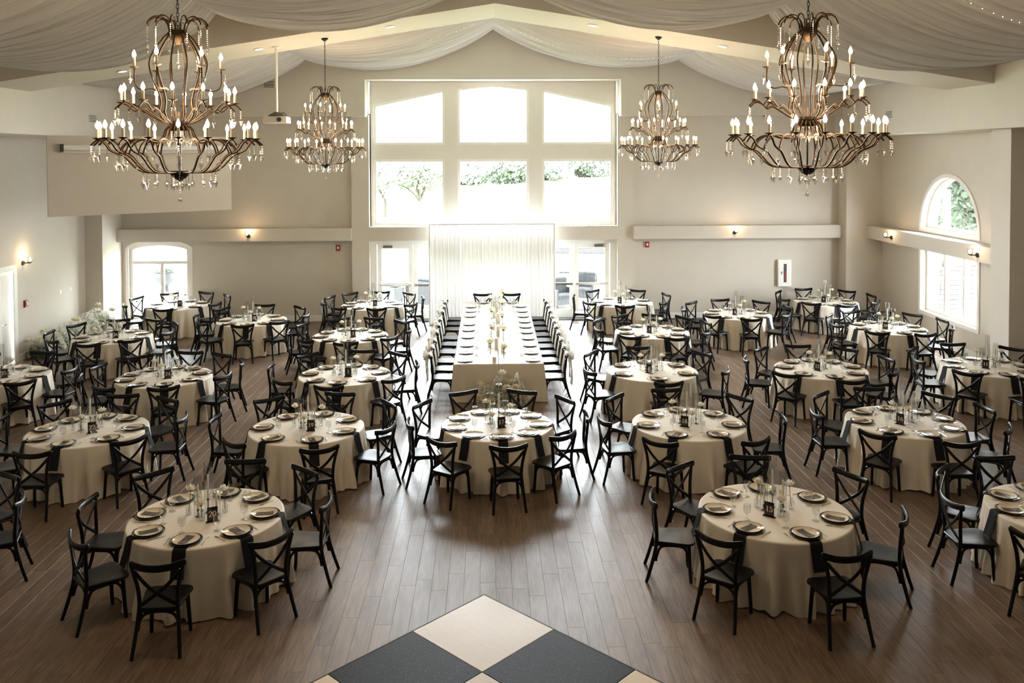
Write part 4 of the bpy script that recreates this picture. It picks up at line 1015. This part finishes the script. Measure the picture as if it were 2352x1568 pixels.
def mound(spine, w, hts):
    """random point on a lumpy mound along a spine of floor points"""
    L_ = len(spine)-1
    def f(rng):
        t = rng.uniform(0, L_*.9999); k = int(t); q = t-k
        c = Vector((*spine[k], 0)).lerp(Vector((*spine[k+1], 0)), q); h = hts[k]*(1-q)+hts[k+1]*q
        tan = Vector((spine[k+1][0]-spine[k][0], spine[k+1][1]-spine[k][1], 0)).normalized(); sd = Vector((-tan.y, tan.x, 0))
        a = rng.uniform(0, PI); rad = (1-.45*rng.random()**2)*(1+.16*math.sin(t*7)+.1*math.sin(t*17+a*3))
        p = c+sd*math.cos(a)*w*rad+Vector((0, 0, math.sin(a)*h*rad+.02)); nr = (sd*math.cos(a)+Vector((0, 0, math.sin(a)))).normalized()
        return p, c+sd*math.cos(a)*w*.2+Vector((0, 0, .02)), nr
    return f
breath('flower_hedge', mound([(-11.0, 21.45), (-10.9, 21.75), (-10.85, 22.2), (-10.78, 22.9), (-10.80, 23.7), (-10.72, 24.4), (-10.6, 24.6)], .40, [.42, .52, .56, .58, .62, .64, .5]), 30000, 40, 'low hedge of babys breath and cream roses along the left wall')
breath('flower_mound', mound([(-.22, 17.08), (.15, 17.06), (.55, 17.06), (.68, 17.1)], .20, [.32, .50, .52, .34]), 11000, 14, 'mound of babys breath and roses before the long table', .014, 900)

# ================================================================== DANCE FLOOR
g = empty('dance_floor', (-.063, 9.66, 0), math.radians(-45.5)); tag(g, 'black and ivory chequered dance floor laid corner first', 'dance floor')
TS = 1.035
tw = MB().bbox(.003, TS-.003, -TS+.003, -.003, .001, .022, .002); 
twm = tw.mesh('floor_panel', 'floor_white'); tbm = tw.mesh('floor_panel', 'sparkle')
for i in range(5):
    for j in range(5):
        put('floor_panel', twm if (i+j) % 2 == 0 else tbm, g, (i*TS, -j*TS, 0))
for nm, mb in (('edge_trim', MB().poly([(0, .001), (-.045, .001), (-.0, .022)], 'x', -.045, 5*TS)), ('edge_trim', MB().poly([(0, .001), (-.045, .001), (0, .022)], 'y', -5*TS, .045))):
    pass
e1 = MB().add([(-.045, .045, .001), (5*TS, .045, .001), (5*TS, 0, .023), (0, 0, .023), (0, 0, .001), (5*TS, 0, .001)], [(0, 1, 2, 3), (0, 3, 4), (4, 5, 1, 0), (3, 2, 5, 4)])
e2 = MB().add([(-.045, .045, .001), (-.045, -5*TS, .001), (0, -5*TS, .023), (0, 0, .023), (0, 0, .001), (0, -5*TS, .001)], [(3, 2, 1, 0), (4, 3, 0), (0, 1, 5, 4), (4, 5, 2, 3)])
put('edge_trim', e1.mesh('edge_trim', 'alu'), g); put('edge_trim', e2.mesh('edge_trim', 'alu'), g)

# ================================================================== OUTSIDE
def hill(x, y):
    t = min(1, max(0, (y-32)/8)); return -.02+1.9*t*t*(3-2*t)+.042*max(0, y-39)+(.2*math.sin(x*.11+.5)+.012*x)*min(1, max(0, (y-38)/25))
gr = MB().grid(lambda u, v: (-90+180*u, 32+78*v, hill(-90+180*u, 32+78*v)), 40, 60)
o = put('lawn', gr.mesh('lawn', 'grass', True)); tag(o, 'sunlit grassy hillside outside the tall windows', 'lawn', None, 'stuff')
struct('trim_9', MB().box(-30, 45, 26.6, 33.2, -.25, -.01), 'patio', 'pale patio slab outside the glass doors')
struct('trim_10', MB().box(12.2, 45, -20, 26.6, -.25, -.01), 'patio', 'pale paving outside the right windows')
struct('trim_11', MB().box(-40, -12, -20, 33.2, -.25, -.01), 'patio', 'pale paving outside the left wall')
def tree(x, y, z, h, rad, n, label, leaf='leaf', trunk=.12, lobes=9, squash=.75, seed=0, ls=.10, low=.35):
    r = np.random.default_rng(seed); g = empty('garden_tree', (x, y, z)); tag(g, label, 'tree', 'garden trees')
    tr = MB().tube(bez([(0, 0, -.2), (.05, 0, h*.2), (-.03, .03, h*.4), (0, 0, h*.6)], 4), [trunk*(1-.05*i) for i in range(13)], 8)
    L_ = []
    for i in range(lobes):
        a = r.uniform(0, 2*PI); q = r.uniform(.2, .75)*rad; c = Vector((q*math.cos(a), q*math.sin(a), h*(low+.12)+r.random()*h*(.9-low-.12))); L_.append((c, rad*r.uniform(.35, .55)))
        tr.tube(bez([(0, 0, h*(low-.08)), (c.x*.4, c.y*.4, (h*low+c.z)*.5), tuple(c)], 3), [trunk*.5*(1-.13*k) for k in range(7)], 5)
    put('trunk', tr.mesh('trunk', 'bark', True), g)
    V = []; F2 = []
    for i in range(n):
        c, rr = L_[int(r.integers(lobes))]; d = Vector(r.normal(size=3)).normalized(); p = c+d*rr*(r.random()**.33); p.z = c.z+(p.z-c.z)*squash
        nn = Vector(r.normal(size=3)).normalized(); e = nn.orthogonal().normalized()*ls*r.uniform(.6, 1.3); f = nn.cross(e)*.55
        b = len(V); V += [p-e, p+f, p+e, p-f]; F2.append((b, b+1, b+2, b+3))
    stuff(put('leaves', MB().add(V, F2).mesh('leaves', leaf), g))
tree(-3.15, 40.5, hill(-3.15, 40.5)-.05, 3.5, 2.0, 4200, 'spreading garden tree seen through the lower left pane', seed=1)
tree(-5.0, 42, hill(-5.0, 42)-.05, 3.6, 2.0, 4200, 'darker garden tree at the edge of the lower left pane', seed=2)
for i, (x, y, h, rd) in enumerate([(-1.4, 62, 2.0, 2.4), (1.5, 62, 2.3, 2.4), (4.2, 64, 2.5, 2.4), (7.0, 66, 2.4, 2.6), (10.0, 67, 2.4, 2.6), (13, 69, 2.4, 2.6)]):
    tree(x, y, hill(x, y)-.4, h, rd, 2600, 'leafy shrub on the hillside, %s from the left' % NTH[i], 'leaf2', .15, 10, .6, 30+i, .17, .15)
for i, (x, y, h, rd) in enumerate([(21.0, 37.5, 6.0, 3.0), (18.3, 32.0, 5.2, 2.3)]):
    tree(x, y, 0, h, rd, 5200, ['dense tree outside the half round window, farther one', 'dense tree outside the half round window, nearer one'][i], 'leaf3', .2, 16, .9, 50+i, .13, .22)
tree(-14.5, 36, 1.0, 4.0, 2.4, 3000, 'garden tree beyond the low arched window', 'leaf', .14, 9, .8, 77)
# porch post and stacked stone piers outside the right wall
for i, (x, y) in enumerate([(15.4, 27.9), (14.3, 26.8)]):
    g = empty('stone_pier', (x, y, 0)); tag(g, ['stacked stone pier outside the right window, farther one', 'stacked stone pier outside the right window, nearer one'][i], 'pier', 'stone piers')
    for kz in range(9):
        for kk in range(4):
            w1 = random.uniform(-.05, .05); a = kk*PI/2
            put('stone', MB().bbox(-.3, .3+w1, -.3-random.uniform(0, .03), 0, kz*.15, kz*.15+.14, .015).mesh('stone', 'stone'), g, None, a)
    put('cap', MB().bbox(-.36, .36, -.36, .36, 1.35, 1.43, .02).mesh('cap', 'stone'), g)
g = empty('porch_post', (13.3, 26.0, 0)); tag(g, 'white square porch post outside the half round window', 'post')
put('shaft', MB().box(-.2, .2, -.2, .2, 0, 5.6).mesh('shaft', 'stucco'), g); put('base', MB().bbox(-.26, .26, -.26, .26, 0, .3, .02).mesh('base', 'stucco'), g)
# garden wall and urn by the low arched window
struct('trim_12', MB().box(-18, -10.35, 30.2, 30.5, 0, 2.6).box(-10.35, -10.1, 30.0, 30.7, 0, 1.0), 'stucco', 'white garden wall outside the low arched window')
g = empty('urn_planter', (-10.5, 28.6, 0)); tag(g, 'grey urn planter with spiky plant outside the arched window', 'planter')
put('plinth', MB().bbox(-.28, .28, -.28, .28, 0, .55, .03).mesh('plinth', 'stucco'), g)
put('urn', MB().lathe([(.0, .55), (.2, .55), (.2, .6), (.08, .68), (.1, .74), (.3, .86), (.40, 1.05), (.36, 1.18), (.42, 1.24), (.38, 1.24), (.3, 1.15), (.0, 1.12)], 20, cap=False).mesh('urn', 'urn', True, 50), g)
sp = MB()
for i in range(34):
    a = random.uniform(0, 6.28); t = random.uniform(.1, .9); L_ = random.uniform(.6, 1.0); e = Vector((-math.sin(a), math.cos(a), 0))*.02; d = Vector((math.cos(a)*t, math.sin(a)*t, 1.1-t*.6))
    b = Vector((0, 0, 1.15)); sp.add([b-e, b+e, b+d*L_*.6+e*.8, b+d*L_, b+d*L_*.6-e*.8], [(0, 1, 2, 3, 4)])
put('spiky_leaves', sp.mesh('spiky_leaves', 'leaf', False), g)
lf = MB()
for i in range(500):
    d = Vector(RNG.normal(size=3)).normalized()*.36*RNG.random()**.4; p = Vector((d.x, d.y, 1.3+d.z*.7)); n_ = Vector(RNG.normal(size=3)).normalized(); e = n_.orthogonal()*.035; f = n_.cross(e)*.6; lf.add([p-e, p+f, p+e, p-f], [(0, 1, 2, 3)])
stuff(put('foliage', lf.mesh('foliage', 'leaf2'), g))
# patio furniture
def lounge(x, y, rz, label):
    g = empty('patio_armchair', (x, y, 0), rz); tag(g, label, 'armchair', 'patio armchairs')
    put('frame', MB().box(-.4, -.33, -.38, .38, .12, .62).box(.33, .4, -.38, .38, .12, .62).box(-.33, .33, .30, .38, .12, .85).box(-.33, .33, -.38, .3, .12, .3).mesh('frame', 'wicker'), g)
    put('seat_cushion', MB().bbox(-.32, .32, -.38, .28, .3, .45, .03).mesh('seat_cushion', 'cushion'), g)
    put('back_cushion', MB().bbox(-.32, .32, .12, .28, .46, .95, .04).mesh('back_cushion', 'cushion'), g)
    for sx in (-1, 1):
        for sy in (-1, 1): put('leg', MB().box(sx*.36-.025, sx*.36+.025, sy*.34-.025, sy*.34+.025, 0, .12).mesh('leg', 'iron'), g)
lounge(2.35, 28.3, .5, 'grey patio armchair behind the right doors, left one')
lounge(3.3, 29.6, -.4, 'grey patio armchair behind the right doors, right one')
lounge(-2.0, 28.6, 2.6, 'grey patio armchair behind the left doors, nearer one')
lounge(-1.7, 30.6, .2, 'grey patio armchair behind the left doors, farther one')
def bench(x, y, L_, label):
    g = empty('patio_table', (x, y, 0)); tag(g, label, 'table', 'patio tables')
    put('top', MB().bbox(-L_/2, L_/2, -.4, .4, .70, .76, .01).mesh('top', 'wicker'), g)
    for sx in (-1, 1):
        for sy in (-1, 1): put('leg', MB().box(sx*(L_/2-.06)-.03, sx*(L_/2-.06)+.03, sy*.35-.03, sy*.35+.03, 0, .70).mesh('leg', 'iron'), g)
bench(-3.4, 29.2, 1.5, 'grey patio table behind the left doors')
bench(3.1, 31.6, 1.4, 'low grey patio table beneath the pergola')
g = empty('tapered_planter', (-2.95, 27.6, 0)); tag(g, 'pale tapered planter outside the left doors', 'planter')
put('pot', MB().lathe([(.0, 0), (.18, 0), (.3, .75), (.33, .75), (.33, .8), (.27, .8), (.26, .7), (.0, .7)], 4, cap=False).mesh('pot', 'urn'), g)
M['pergola'] = pbr('weathered_grey_timber', (.035, .036, .038), .8, noise=.2, nscale=10)
g = empty('pergola', (4.5, 30.2, 0), -.08); tag(g, 'low slatted pergola outside the right doors', 'pergola')
for sx in (-1, 1):
    for sy in (-1, 1): put('post', MB().box(sx*2.1-.06, sx*2.1+.06, sy*1.6-.06, sy*1.6+.06, 0, 1.62).mesh('post', 'stucco'), g)
    put('rafter', MB().box(sx*2.1-.05, sx*2.1+.05, -1.9, 1.9, 1.62, 1.72).mesh('rafter', 'stucco'), g)
slm = MB().box(-2.4, 2.4, -.07, .07, 1.72, 1.76).mesh('slat', 'pergola')
for i in range(9): put('slat', slm, g, (0, -1.8+i*.45, 0))
for i, (x, y) in enumerate([(14.3, 26.8)]):
    g = empty('timber_post', (x, y, 1.432)); tag(g, 'rough timber post standing on the nearer stone pier', 'post')
    put('shaft', MB().tube([(0, 0, 0), (.02, 0, .8), (0, 0, 2.4)], .12, 10).mesh('shaft', 'bark', True), g)
